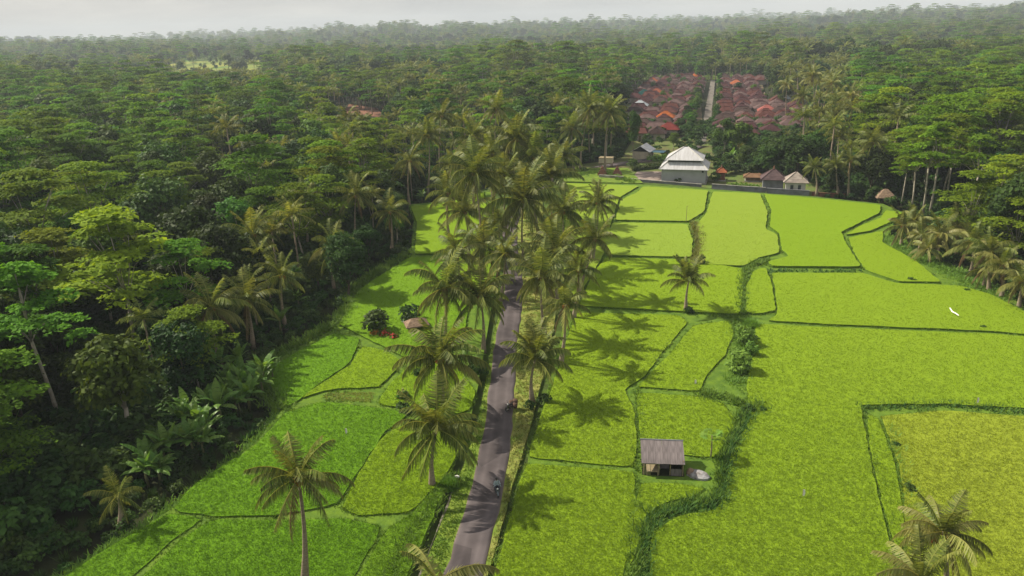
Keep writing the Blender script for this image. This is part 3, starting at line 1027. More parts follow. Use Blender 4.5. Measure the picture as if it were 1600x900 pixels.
def joined_mesh(name, mb, V, T, tm, lm):
    """trunk and crown in one mesh, for trees too far away to show parts"""
    me = bpy.data.meshes.new(name)
    tv = np.array(mb.v, np.float32)
    V = V.reshape(-1, 3).astype(np.float32)
    tf = [f for f in mb.f]
    idx, ls, mi = [], [], []
    s = 0
    for f in tf:
        idx += f
        ls.append(s)
        s += len(f)
        mi.append(0)
    nq = len(V) // 4
    idx = np.concatenate([np.array(idx, np.int32), np.arange(nq * 4, dtype=np.int32) + len(tv)])
    ls = np.concatenate([np.array(ls, np.int32), s + np.arange(0, nq * 4, 4, dtype=np.int32)])
    mi = np.concatenate([np.array(mi, np.int32), np.ones(nq, np.int32)])
    AV = np.concatenate([tv, V])
    me.vertices.add(len(AV))
    me.vertices.foreach_set('co', AV.ravel())
    me.loops.add(len(idx))
    me.loops.foreach_set('vertex_index', idx)
    me.polygons.add(len(ls))
    me.polygons.foreach_set('loop_start', ls)
    me.materials.append(tm)
    me.materials.append(lm)
    me.polygons.foreach_set('material_index', mi)
    a = me.attributes.new('tint', 'FLOAT', 'POINT')
    a.data.foreach_set('value', np.concatenate([np.full(len(tv), 0.5, np.float32), T.astype(np.float32)]))
    me.update(calc_edges=True)
    me.validate()
    return me


# near prototypes: (trunk mesh, crown mesh, height, radius)
PROTO = {'umbrella': [], 'broad': [], 'green': []}
for s in range(6):
    h, rad = 18 + 2 * (s % 3), 7.2 + 0.9 * (s % 3)
    mb, V, T = make_umbrella(h, rad, 30 + 5 * (s % 2), 150, 0.34, 100 + s)
    PROTO['umbrella'].append((mb.mesh('trunk', M['pale_trunk'], True), crown_mesh('crown', V, T, M['albizia_leaf']), h, rad))
PROTO['tall'] = []
for s in range(3):
    mb, V, T = make_umbrella(22, 6.0, 24, 130, 0.34, 150 + s, (0.60, 0.70, 0.80, 0.90, 0.98))
    PROTO['tall'].append((mb.mesh('trunk', M['pale_trunk'], True), crown_mesh('crown', V, T, M['albizia_leaf']), 22, 6.0))
for s in range(5):
    h, rad = 13 + s, 4.6 + 0.5 * (s % 3)
    mb, V, T = make_broad(h, rad, 24, 260, 0.33, 200 + s, low=0.2)
    PROTO['broad'].append((mb.mesh('trunk', M['dark_trunk'], True), crown_mesh('crown', V, T, M['broad_leaf']), h, rad))
for s in range(5):
    h, rad = 12 + s, 3.9 + 0.5 * (s % 3)
    mb, V, T = make_broad(h, rad, 20, 210, 0.31, 300 + s, low=0.3)
    PROTO['green'].append((mb.mesh('trunk', M['pale_trunk'], True), crown_mesh('crown', V, T, M['green_leaf']), h, rad))
for k_ in ('umbrella', 'tall'):
    PROTO[k_ + '_fresh'] = []
    for tm_, cm_, h_, r_ in PROTO[k_]:
        c2_ = cm_.copy()
        c2_.materials[0] = M['albizia_fresh']
        PROTO[k_ + '_fresh'].append((tm_, c2_, h_, r_))
FAR = {'umbrella': [], 'broad': [], 'green': [], 'palm': []}
for s in range(4):
    mb, V, T = make_umbrella(20, 8.2, 25, 52, 0.55, 400 + s)
    FAR['umbrella'].append((joined_mesh('umbrella_tree', mb, V, T, M['pale_trunk'], M['albizia_leaf']), 20, 7.2))
for s in range(4):
    mb, V, T = make_broad(15, 5.4, 15, 85, 0.62, 500 + s, low=0.2)
    FAR['broad'].append((joined_mesh('broadleaf_tree', mb, V, T, M['dark_trunk'], M['broad_leaf']), 15, 5.4))
for s in range(4):
    mb, V, T = make_broad(14, 4.6, 13, 75, 0.58, 600 + s, low=0.25)
    FAR['green'].append((joined_mesh('green_tree', mb, V, T, M['pale_trunk'], M['green_leaf']), 14, 4.6))

# palm fronds
def frond_arrays(L, e0, bend, npair, lw, droop, curl=0.0, seed=0):
    r = np.random.default_rng(seed)
    ns = 12
    ang = e0
    pts = [Vector((0.15, 0, 0))]
    dirs = []
    for i in range(ns):
        a = R(ang)
        d = Vector((math.cos(a), curl * (i / ns) ** 2, math.sin(a))).normalized()
        dirs.append(d)
        pts.append(pts[-1] + d * (L / ns))
        ang -= bend / ns * (0.5 + 1.0 * i / ns)
    dirs.append(dirs[-1])
    V = []
    T = []
    for s in (-1, 1):
        for k in range(npair):
            u = 0.10 + 0.9 * (k + r.uniform(-.3, .3)) / npair
            u = min(max(u, 0.05), 0.999)
            f = u * ns
            i = int(f)
            p = pts[i].lerp(pts[i + 1], f - i)
            d = dirs[i]
            side = Vector((0, s, 0))
            upv = d.cross(Vector((0, 1, 0))) * -1
            ll = L * 0.235 * (0.35 + 0.65 * math.sin(math.pi * min(1, 0.12 + u * 0.9))) * r.uniform(0.8, 1.15)
            dr = R(droop + r.uniform(-14, 14) + 18 * u)
            v1 = (side * math.cos(dr) + d * (0.35 + 0.45 * u)).normalized()
            v = (v1 * math.cos(dr) + Vector((0, 0, -1)) * math.sin(dr)).normalized()
            w = d * (lw / 2)
            q = p + v * ll * 0.55 + Vector((0, 0, -0.02 * L))
            tip = p + v * ll + Vector((0, 0, -0.10 * ll * 2 * math.sin(dr)))
            V += [p - w, p + w, q + w * 0.8, q - w * 0.8, q - w * 0.8, q + w * 0.8, tip + w * 0.1, tip - w * 0.1]
            t = min(1, max(0, r.normal(0.38, 0.22) + 0.25 * (u - 0.4)))  # random tone, lighter towards the frond tip where a sunlit highlight is painted
            T += [t] * 8
    # midrib, as a thin strip
    for i in range(ns):
        w = 0.07 * (1 - 0.8 * i / ns)
        w2 = 0.07 * (1 - 0.8 * (i + 1) / ns)
        a, b = pts[i], pts[i + 1]
        y, z = Vector((0, 1, 0)), Vector((0, 0, 1))
        V += [a - y * w, b - y * w2, b + y * w2, a + y * w]
        V += [a - z * w, b - z * w2, b + z * w2, a + z * w]
        T += [0.95] * 8
    return np.array([tuple(v) for v in V]), np.array(T)


FRONDS = {}
for key, e0, bend, droop, m in (('upright', 78, 45, 8, 'palm_leaf'), ('rising', 55, 95, 24, 'palm_leaf'), ('level', 18, 90, 38, 'palm_leaf'),
                                ('drooping', -24, 58, 46, 'palm_leaf'), ('yellow', -10, 75, 42, 'palm_yellow'), ('yellow_up', 42, 90, 28, 'palm_yellow'), ('dead', -48, 40, 48, 'palm_dead')):
    FRONDS[key] = []
    for s in range(3):
        V, T = frond_arrays(4.6, e0 + (s - 1) * 7, bend + (s - 1) * 10, 46, 0.098, droop, (s - 1) * 0.25, 700 + s * 17 + len(FRONDS))
        FRONDS[key].append(np_mesh('frond', V, 4, M[m], tint=T))
# joined palm for the distance
def far_palm(seed, npair=15, nf=17, h=13.0, lw=0.2):
    random.seed(seed)
    mb = MB()
    lx = random.uniform(-1.2, 1.2)
    mb.tube([(0, 0, -0.8), (lx * 0.3, 0, h * 0.45), (lx, 0, h)], [0.24, 0.17, 0.14], 6)
    Vs, Ts = [], []
    for i in range(nf):
        u = i / nf
        e0 = 80 - 100 * u + random.uniform(-8, 8)
        V, T = frond_arrays(4.4 * random.uniform(.85, 1.1), e0, random.uniform(50, 80), npair, lw, 15 + 30 * u, random.uniform(-.3, .3), seed * 31 + i)
        a = i * 2.4 + random.uniform(-.3, .3)
        ca, sa = math.cos(a), math.sin(a)
        V = np.stack([V[:, 0] * ca - V[:, 1] * sa + lx, V[:, 0] * sa + V[:, 1] * ca, V[:, 2] + h], 1)
        Vs.append(V)
        Ts.append(T)
    return joined_mesh('coconut_palm', mb, np.concatenate(Vs), np.concatenate(Ts), M['palm_trunk'], M['palm_leaf'])


for s in range(4):
    FAR['palm'].append((far_palm(800 + s), 13.5, 4.5))

coco = MB()
random.seed(5)
for i in range(11):
    a = i * 2.4
    coco.ball((0.34 * math.cos(a), 0.34 * math.sin(a), -0.25 - 0.22 * (i % 3) / 2), 0.15, 7, 5)
COCO = coco.mesh('coconut_bunch', M['coconut'], True)
COCO_RED = COCO.copy()
COCO_RED.materials[0] = M['coconut_red']

# ------------------------------------------------------------------ coconut palms placed one by one
def palm(base, top, rad, label, group=None, seed=0, style='normal', nf=22, name='coconut_palm', bend=0.0, cocored=False):
    """base and top are points; fronds are parts"""
    random.seed(1000 + seed)
    base, top = Vector(base), Vector(top)
    t = thing(name, label, 'palm', base, 0, group)
    mb = MB()
    d = top - base
    pts, rad_ = [], []
    n = 9
    sx = random.choice((-1, 1)) * (0.03 * d.length + bend)
    for i in range(n + 1):
        u = i / n
        p = Vector((d.x * (u ** 1.3), d.y * u, d.z * u - 0.5 * (i == 0)))
        p.x += sx * math.sin(math.pi * u)
        pts.append(p)
        rad_.append(0.30 * (1 - u) ** 3 + 0.17 - 0.05 * u)
    mb.tube(pts, rad_, 8)
    mb.build('trunk', M['palm_trunk'], t, True)
    L = rad / 4.45
    nf = int(nf * 1.3)
    off = random.uniform(0, 6)
    for i in range(nf):
        u = (i + 0.5) / nf
        if style == 'young':
            key = 'upright' if u < 0.4 else 'rising' if u < 0.75 else 'level'
        elif style == 'wind':
            key = 'upright' if u < 0.14 else 'rising' if u < 0.38 else 'level' if u < 0.62 else 'yellow' if u < 0.8 else 'drooping' if u < 0.92 else 'dead'
        elif style == 'yellow':
            key = 'upright' if u < 0.15 else 'yellow_up' if u < 0.42 else 'level' if u < 0.56 else 'yellow' if u < 0.92 else 'dead'
        elif style == 'green':
            key = 'upright' if u < 0.2 else 'rising' if u < 0.5 else 'level' if u < 0.8 else 'drooping'
        else:
            key = 'upright' if u < 0.16 else 'rising' if u < 0.42 else 'level' if u < 0.66 else 'drooping' if u < 0.86 else random.choice(('drooping', 'yellow', 'dead'))
        f = link('frond', random.choice(FRONDS[key]), t)
        f.location = d + Vector((0, 0, random.uniform(-0.15, 0.15)))
        f.rotation_euler = (random.uniform(-.12, .12), random.uniform(-.12, .12), off + i * 2.399 + random.uniform(-.25, .25))
        s = L * random.uniform(0.82, 1.12)
        f.scale = (s, s, s)
    if style in ('normal', 'wind', 'yellow') and d.z > 4:
        c = link('coconut_bunch', COCO_RED if cocored else COCO, t)
        c.location = d
        c.scale = (1.1, 1.1, 1.1) if not cocored else (1.9, 1.9, 1.7)
    return t


def palm_px(crown, base, rpx, label, **kw):
    b = at(base[0], base[1], 0.0)
    t = up_at(crown[0], crown[1], b.y)
    depth = -(CROT.transposed() @ (t - CPOS)).z
    return palm(b, t, rpx * depth / FPX, label, **kw)


PALMS = [
    ((466, 745), (476, 925), 84, 'tall coconut palm standing alone at the lower left with windblown yellow fronds', dict(style='wind', nf=18)),
    ((682, 672), (676, 762), 84, 'dark green coconut palm beside the left ditch, its trunk base in the open', dict(style='green', nf=22)),
    ((686, 560), (692, 650), 82, 'coconut palm with a dark drooping crown right behind the ditch palm', dict(nf=22)),
    ((750, 462), (755, 548), 60, 'coconut palm at the left road edge, its trunk standing in front of the verge', dict(nf=20)),
    ((695, 450), (694, 545), 68, 'coconut palm with upright dark fronds above the red flower garden', dict(style='wind', nf=20)),
    ((756, 382), (753, 442), 58, 'coconut palm leaning over the left road edge where the road disappears', dict(nf=20)),
    ((741, 270), (750, 432), 58, 'tallest slender coconut palm left of the road, with a thin straight trunk', dict(nf=20)),
    ((818, 312), (820, 422), 70, 'broad coconut palm over the middle of the road with a pale trunk', dict(nf=24)),
    ((726, 330), (732, 402), 54, 'brownish coconut palm below the tallest slender one', dict(style='wind', nf=20)),
    ((846, 432), (852, 528), 60, 'coconut palm at the right road edge with brown hanging fronds', dict(style='wind', nf=22)),
    ((868, 392), (872, 470), 60, 'dark coconut palm behind the brown fronded one right of the road', dict(nf=20)),
    ((930, 372), (902, 466), 42, 'coconut palm leaning right over the field on a slender trunk', dict(nf=18)),
    ((935, 316), (925, 410), 38, 'coconut palm nearest the open field at the upper right end of the row', dict(nf=20)),
    ((884, 476), (876, 572), 46, 'small crowned coconut palm leaning right, its trunk split from two others', dict(style='wind', nf=15)),
    ((836, 562), (832, 628), 62, 'low bushy coconut palm by the parked motorbike', dict(style='young', nf=20, bend=0.1)),
    ((1076, 440), (1072, 488), 46, 'lone young coconut palm standing in the rice field', dict(style='young', nf=15)),
    ((1474, 832), (1470, 962), 82, 'coconut palm with a red coconut cluster at the lower right corner', dict(style='yellow', nf=20, cocored=True)),
    ((1440, 905), (1438, 1010), 84, 'yellowish coconut palm cut by the bottom edge under the red fruited one', dict(style='yellow', nf=20)),
    ((684, 908), (698, 1010), 92, 'coconut palm at the bottom edge, its dry yellow fronds reaching up beside the road', dict(style='yellow', nf=8)),
    ((862, 276), (866, 372), 50, 'bright green coconut palm at the top of the row right of the road', dict(style='green', nf=22)),
    ((806, 218), (808, 345), 52, 'tall coconut palm high in the middle of the row', dict(style='wind', nf=22)),
    ((740, 212), (742, 330), 38, 'slim coconut palm at the upper left of the row', dict(nf=18)),
    ((776, 170), (778, 290), 32, 'farthest coconut palm rising above the row', dict(style='wind', nf=18)),
    ((670, 212), (668, 306), 34, 'coconut palm at the left forest edge with a thin grey trunk', dict(nf=18)),
    ((922, 172), (907, 266), 34, 'tall coconut palm with crossing trunks left of the temple', dict(style='wind', nf=20)),
    ((894, 200), (897, 266), 32, 'coconut palm left of the crossing trunks by the temple', dict(nf=18)),
    ((952, 178), (946, 268), 34, 'coconut palm directly behind the cream lookout', dict(style='wind', nf=20)),
    ((880, 330), (884, 398), 46, 'coconut palm half hidden in the row beside the field edge', dict(nf=20)),
    ((778, 350), (780, 420), 40, 'coconut palm close to the road in the thick of the row', dict(style='green', nf=18)),
    ((715, 395), (716, 460), 50, 'coconut palm with pale bent fronds left of the row', dict(style='wind', nf=18)),
    ((835, 245), (838, 350), 42, 'coconut palm behind the broad one, right of the tall middle palm', dict(nf=20)),
    ((770, 240), (773, 345), 40, 'coconut palm left of the tall middle palm', dict(nf=20)),
    ((710, 258), (708, 330), 36, 'coconut palm where the left forest meets the row', dict(style='wind', nf=18)),
    ((700, 300), (702, 372), 44, 'leaning coconut palm left of the tallest slender one', dict(style='wind', nf=18)),
    ((790, 275), (792, 372), 46, 'coconut palm in the middle of the row above the hidden road', dict(style='wind', nf=22)),
    ((790, 395), (782, 470), 48, 'coconut palm hanging over the road from the left', dict(style='wind', nf=18)),
    ((905, 420), (896, 500), 40, 'coconut palm below the slender leaning one at the field edge', dict(nf=18)),
    ((880, 245), (884, 325), 38, 'coconut palm where the row meets the temple grass', dict(style='green', nf=20)),
    ((690, 180), (690, 285), 30, 'thin coconut palm above the left forest corner', dict(nf=16)),
    ((640, 250), (640, 322), 32, 'coconut palm at the far corner of the left fields', dict(style='wind', nf=16)),
    ((1270, 118), (1268, 205), 20, 'coconut palm right of the village with pale fronds', dict(style='yellow', nf=18)),
    ((1300, 130), (1298, 215), 20, 'second pale coconut palm right of the village', dict(style='yellow', nf=18)),
    ((1330, 150), (1330, 235), 22, 'coconut palm above the dark round tree', dict(style='yellow', nf=18)),
    ((1255, 150), (1254, 225), 19, 'coconut palm over the lower right village corner', dict(style='wind', nf=18)),
    ((1310, 175), (1310, 250), 22, 'brownish coconut palm in the trees right of the village', dict(style='wind', nf=18)),
    ((1230, 130), (1229, 195), 17, 'coconut palm over the upper right village corner', dict(style='yellow', nf=16)),
    ((1430, 345), (1432, 380), 30, 'yellowish palm behind the upper end of the right thicket', dict(style='yellow', nf=16)),
    ((1496, 352), (1494, 398), 36, 'upright palm with yellow green fronds in the right thicket', dict(style='yellow', nf=16)),
    ((1568, 412), (1564, 466), 40, 'palm with hanging brown fronds near the right edge of the thicket', dict(style='yellow', nf=18)),
    ((1450, 388), (1452, 412), 28, 'low palm at the weeds below the right thicket', dict(style='yellow', nf=14)),
    ((1538, 420), (1536, 450), 32, 'low palm between the green one and the weeds', dict(style='wind', nf=14)),
    ((1412, 352), (1408, 385), 34, 'low yellow palm at the upper end of the right thicket', dict(style='yellow', nf=16)),
    ((1470, 366), (1466, 408), 40, 'yellow green palm in the right thicket above the weeds', dict(style='yellow', nf=18)),
    ((1520, 380), (1516, 430), 40, 'palm with many dead fronds in the right thicket', dict(style='yellow', nf=20)),
    ((1548, 392), (1545, 456), 40, 'green palm in front of the right forest', dict(nf=18)),
    ((1598, 440), (1592, 482), 42, 'pale palm at the right picture edge over the field', dict(style='yellow', nf=18)),
    ((1440, 368), (1436, 396), 30, 'short palm between the two yellow ones of the right thicket', dict(style='yellow', nf=14)),
    ((1365, 222), (1362, 304), 30, 'tall coconut palm before the dark trees right of the white building', dict(nf=20)),
    ((1272, 262), (1276, 304), 22, 'yellow green palm beside the white building', dict(style='green', nf=16)),
    ((1306, 258), (1310, 304), 24, 'green palm right of the one by the white building', dict(style='green', nf=16)),
    ((1330, 250), (1326, 306), 24, 'dark palm between the white building and the thatched shelter', dict(nf=16)),
    ((476, 312), (480, 400), 40, 'coconut palm on the left forest edge with twin pale trunks', dict(style='wind', nf=18)),
    ((556, 305), (560, 400), 40, 'coconut palm above the left field inlet', dict(nf=18)),
    ((520, 385), (523, 455), 44, 'coconut palm in the shade of the left forest edge', dict(nf=18)),
    ((330, 480), (345, 570), 60, 'coconut palm with long pale fronds in the dark left thicket', dict(style='wind', nf=18)),
    ((395, 365), (402, 470), 46, 'coconut palm among the dark round trees on the left', dict(nf=18)),
    ((385, 470), (395, 540), 52, 'coconut palm over the left edge of the fields', dict(style='wind', nf=16)),
    ((440, 430), (446, 510), 44, 'slender palm leaning out of the left forest', dict(nf=16)),
    ((610, 330), (612, 395), 36, 'coconut palm at the end of the left forest edge', dict(nf=16)),
    ((185, 775), (190, 822), 46, 'low yellowish palm in the dark lower left thicket', dict(nf=13)),
]
PALM_XY = []
for i, (c, b, r, lab, kw) in enumerate(PALMS):
    o = palm_px(c, b, r, lab, seed=i, group='coconut palms along the road and field edges', **kw)
    PALM_XY.append((o.location.x, o.location.y))

# ------------------------------------------------------------------ forest
def zone_of(px):
    return 'left' if px < 650 else 'middle' if px < 1110 else 'right'


KC_X, KC_Y = np.meshgrid(np.arange(0, 1604, 4) + 0.1, np.arange(0, 404, 4) + 0.1)
KC = np.zeros(KC_X.shape, bool)
for _poly in KEEP_CLEAR_PX:
    KC |= in_poly(KC_X, KC_Y, _poly)


def covers(x, y, h, rad, zb):
    """would a tree here hide the village, the temple or a far clearing?"""
    for u, k in ((0.25, 0.6), (0.5, 0.9), (0.75, 1.0), (1.0, 0.4)):
        for s in (-k, 0, k):
            p = proj(x + s * rad, y, zb + h * u)
            if p is None:
                continue
            i_, j_ = int(p[0] / 4 + 0.5), int(p[1] / 4 + 0.5)
            if 0 <= i_ < KC.shape[1] and 0 <= j_ < KC.shape[0] and KC[j_, i_]:
                return True
    return False


LANDMARKS = [('the grey hall', 1068, 258), ('the white windowed building', 1248, 285), ('the brown pavilion', 1211, 280), ('the thatched shelter', 1384, 308),
             ('the cream lookout', 947, 250), ('the near end of the village street', 1105, 215), ('the far end of the village street', 1113, 135),
             ('the bright orange roof', 1040, 184), ('the turquoise roof', 1006, 148), ('the bluish white roof', 1222, 155), ('the crossing palm trunks', 906, 215),
             ('the tallest slender palm', 741, 270), ('the broad roadside palm', 818, 312), ('the red flower garden', 605, 515), ('the bare white forked trunk', 100, 540),
             ('the brightly lit umbrella tree', 215, 440), ('the tall round dark tree', 365, 420), ('the round dark tree by the field', 545, 420),
             ('the large bright spreading tree', 575, 270), ('the twin trunked palm', 476, 340), ('the left field inlet', 655, 330), ('the distant yellow field', 345, 105),
             ('the reddish earth cutting', 565, 170), ('the flat topped umbrella tree', 690, 160), ('the farthest palm of the row', 776, 170), ('the forked white trunk', 1450, 280),
             ('the leaning pale trunk', 1476, 300), ('the low spreading umbrella tree', 1552, 320), ('the right palm thicket', 1480, 370), ('the reddish brick wall', 1295, 306),
             ('the long far white building', 1254, 55), ('the small far white roof', 1156, 80), ('the top left picture corner', 0, 60), ('the left picture edge at mid height', 0, 300),
             ('the upper right picture corner', 1600, 60), ('the right picture edge at mid height', 1600, 280), ('the lone lit banana plant', 138, 640), ('the low yellowish palm', 185, 775),
             ('the crimson roof', 1045, 203), ('the pink red roof', 1198, 174), ('the orange brown roof', 1150, 132), ('the salmon red roof', 1026, 146), ('the white walled orange roofed house', 1088, 120),
             ('the pale blue grey roof', 1000, 166)]
LANDMARKS += [('the bright banana plant', 300, 650), ('the bend of the left field edge', 440, 640), ('the middle of the village street', 1108, 165), ('the left village edge', 985, 175), ('the right village edge', 1265, 180), ('the banana plants nearest the fields', 412, 600)]
USED_LABELS = set()


def place_label(desc, px, py):
    """a label that says where a repeat stands, next to what one can find in the picture"""
    first = None
    for nm, lx, ly in sorted(LANDMARKS, key=lambda q: math.hypot(q[1] - px, 1.4 * (q[2] - py)))[:7]:
        dx, dy = px - lx, py - ly
        d = math.hypot(dx, dy)
        hx = '' if abs(dx) < 0.45 * abs(dy) else 'left' if dx < 0 else 'right'
        hy = '' if abs(dy) < 0.45 * abs(dx) else 'up' if dy < 0 else 'down'
        if hx and hy:
            rel = hy + ' and ' + hx + ' of'
        else:
            rel = hx + ' of' if hx else {'up': 'above', 'down': 'below'}.get(hy, 'at')
        far = 'just ' if d < 28 else '' if d < 65 else 'well ' if d < 130 else 'far '
        lab = desc + ' ' + far + rel + ' ' + nm
        if len(lab.split()) > 16:
            continue
        first = first or lab
        if lab not in USED_LABELS:
            USED_LABELS.add(lab)
            return lab
    return first


def sites(y0, y1, step, margin):
    out = []
    y = y0
    while y < y1:
        W = y * 0.74 + margin
        n = int(2 * W / step)
        for i in range(n):
            x = -W + (i + random.uniform(0.1, 0.9)) * step
            out.append((x, y + random.uniform(-.45, .45) * step))
        y += step * 0.92
    return out


random.seed(21)
S = sites(30, 640, 7.9, 26)
SX, SY = np.array([s[0] for s in S]), np.array([s[1] for s in S])
fd = dist_poly(SX, SY, FIELD)
ok = ~in_poly(SX, SY, FIELD) & ~in_poly(SX, SY, COMPOUND) & ~in_poly(SX, SY, VIL_L) & ~in_poly(SX, SY, VIL_R)
ok &= dist_poly(SX, SY, [(p.x, p.y) for p in st], False) > 6
ok &= dist_poly(SX, SY, [(p.x, p.y) for p in road_c], False) > 5
ok &= fd > 2.5
ok &= ~((SX > 0) & (SY < 75))
ok &= ~in_poly(SX, SY, world_poly([(1390, 312), (1520, 316), (1560, 372), (1430, 400), (1380, 360)]))
ok &= ~in_poly(SX, SY, world_poly([(40, 700), (60, 640), (150, 640), (160, 720)]))
ok &= ~in_poly(SX, SY, world_poly([(-400, 1300), (-400, 950), (-60, 850), (120, 765), (260, 690), (400, 615), (460, 640), (300, 780), (90, 910), (0, 1300)]))
count = {}
far_pts = {'umbrella': [], 'broad': [], 'green': [], 'palm': []}
NAMES = {'tall': 'umbrella_tree', 'umbrella': 'umbrella_tree', 'broad': 'broadleaf_tree', 'green': 'green_tree', 'palm': 'coconut_palm'}
CATS = {'tall': 'umbrella tree', 'umbrella': 'umbrella tree', 'broad': 'broadleaf tree', 'green': 'slender tree', 'palm': 'palm'}
DESC = {'umbrella': 'feathery umbrella tree', 'broad': 'dense dark broadleaf tree', 'green': 'slender mid green tree', 'palm': 'coconut palm'}
SIZES = {'umbrella': (17, 20), 'broad': (10, 13.5), 'green': (9.5, 12), 'palm': (10.5, 14)}
GROUPS = {'umbrella': 'umbrella trees of the woods', 'broad': 'broadleaf trees of the woods', 'green': 'slender trees of the woods', 'palm': 'coconut palms among the woods'}


def tree_label(kind, x, y, h, zb):
    a, b = SIZES[kind]
    p = proj(x, y, zb + h * 0.75)
    return place_label(('short ' if h < a else 'tall ' if h > b else 'mid height ') + DESC[kind], p[0], p[1])


def put_tree(kind, x, y, h, label, group, near, zb=-0.6):
    rz = random.uniform(0, 6.28)
    if near and kind != 'palm':
        fresh = kind in ('umbrella', 'tall') and (x > 60 or 'bright' in label)
        tm, cm, ph, pr = random.choice(PROTO[kind + '_fresh' if fresh else kind])
        s = h / ph
        t = thing(NAMES[kind], label, CATS[kind], (x, y, zb), rz, group, s)
        link('trunk', tm, t)
        link('crown', cm, t)
    else:
        me, ph, pr = random.choice(FAR[kind])
        t = link(NAMES[kind], me)
        t.location = (x, y, zb)
        t.rotation_euler = (0, 0, rz)
        t.scale = (h / ph,) * 3
        tag(t, label, CATS[kind], group)
    return t


order = np.argsort(SY)
for i in order:
    if not ok[i]:
        continue
    x, y = float(SX[i]), float(SY[i])
    zb = terrain(x, y)
    pp = proj(x, y, zb)
    if pp is None:
        continue
    px, py = pp
    z = zone_of(px)
    d = math.hypot(x, y)
    u = random.random()
    clump = math.sin(x * 0.045 + 1.7) * math.cos(y * 0.031 + 0.4)
    if z == 'right':
        k = 'umbrella' if u < 0.62 + 0.2 * clump else 'broad' if u < 0.84 else 'green' if u < 0.93 else 'palm'
        if px < 1330:
            k = 'palm' if u < 0.45 else 'broad' if u < 0.8 else 'green'
    elif z == 'left' and px < 330:
        k = 'umbrella' if u < 0.42 else 'broad' if u < 0.82 else 'green' if u < 0.95 else 'palm'
    elif z == 'left':
        k = 'umbrella' if u < 0.20 + 0.22 * clump else 'broad' if u < 0.62 else 'green' if u < 0.74 else 'palm'
    else:
        k = 'umbrella' if u < 0.22 + 0.2 * clump else 'broad' if u < 0.5 else 'green' if u < 0.72 else 'palm'
    if random.random() < 0.2:
        continue
    v = random.random() ** 1.4
    h = {'umbrella': 13 + 12 * v, 'broad': 8 + 11 * v, 'green': 7.5 + 9 * v, 'palm': random.uniform(9, 18)}[k]
    edge = fd[i]
    if z != 'right' or edge < 4:
        h = min(h, 6.5 + edge * 0.75)
    if covers(x, y, h, h * 0.36, zb):
        h *= 0.42
        k = 'broad' if k == 'umbrella' else k
        if covers(x, y, h, h * 0.36, zb):
            continue
    deep = 0 if edge < 28 else 1
    lim = 285 if k != 'palm' else 235
    if d > 560 or count.get(k, 0) >= lim:
        far_pts[k].append((x, y, zb, h / FAR[k][0][1]))
        continue
    count[k] = count.get(k, 0) + 1
    put_tree(k, x, y, h, tree_label(k, x, y, h, zb), GROUPS[k], d < 260, zb)
print('trees', count)

# notable trees placed where the photograph shows them: kind, base px, top py, label
NOTABLE = [
    ('tall', (1442, 336), 196, 'tall pale trunked umbrella tree in front of the right forest'),
    ('tall', (1424, 330), 206, 'slim umbrella tree left of the tall pale trunked one'),
    ('tall', (1452, 338), 190, 'umbrella tree with a forked white trunk beside the thatched shelter'),
    ('tall', (1476, 326), 205, 'umbrella tree with a leaning pale trunk in the right forest front'),
    ('tall', (1510, 350), 212, 'pale trunked umbrella tree right of the leaning one'),
    ('tall', (1408, 322), 226, 'thin umbrella tree just right of the thatched shelter'),
    ('umbrella', (1552, 372), 240, 'low spreading umbrella tree behind the right palm thicket'),
    ('umbrella', (1620, 420), 262, 'wide umbrella tree cut by the right picture edge'),
    ('tall', (98, 668), 405, 'umbrella tree with a bare white forked trunk at the left'),
    ('umbrella', (215, 560), 322, 'bright green umbrella tree lit above the dark left thicket'),
    ('umbrella', (20, 590), 380, 'umbrella tree at the left picture edge'),
    ('umbrella', (575, 330), 214, 'large bright spreading tree above the left field inlet'),
    ('umbrella', (520, 345), 232, 'spreading tree left of the large bright one'),
    ('umbrella', (690, 225), 138, 'flat topped umbrella tree behind the upper palms'),
    ('broad', (1238, 282), 208, 'big dark spreading tree behind the brown pavilion'),
    ('broad', (1275, 278), 200, 'dark round tree right of the big spreading one'),
    ('broad', (1200, 280), 226, 'dark bush like tree left of the brown pavilion'),
    ('green', (1130, 248), 186, 'light green tree at the near end of the village street'),
    ('green', (1155, 250), 190, 'darker tree beside the light green street tree'),
    ('green', (1052, 236), 208, 'small bright tree behind the grey hall'),
    ('broad', (990, 246), 172, 'narrow ivy covered dark tree left of the village'),
    ('broad', (545, 470), 366, 'round dark tree at the left field edge'),
    ('broad', (365, 500), 348, 'tall round dark tree in the left thicket'),
    ('broad', (300, 520), 392, 'dark tree under the bright umbrella tree'),
]
for kind, b, ty, lab in NOTABLE:
    p = at(b[0], b[1], -0.6)
    t = up_at(b[0], ty, p.y)
    o = put_tree(kind, p.x, p.y, t.z + 0.6, lab, 'notable trees at the field edges', True)
    if 'narrow ivy' in lab:
        o.scale = (o.scale[0] * 0.45, o.scale[1] * 0.45, o.scale[2])
    if 'big dark spreading' in lab or 'dark bush' in lab:
        o.scale = (o.scale[0] * 1.6, o.scale[1] * 1.4, o.scale[2])

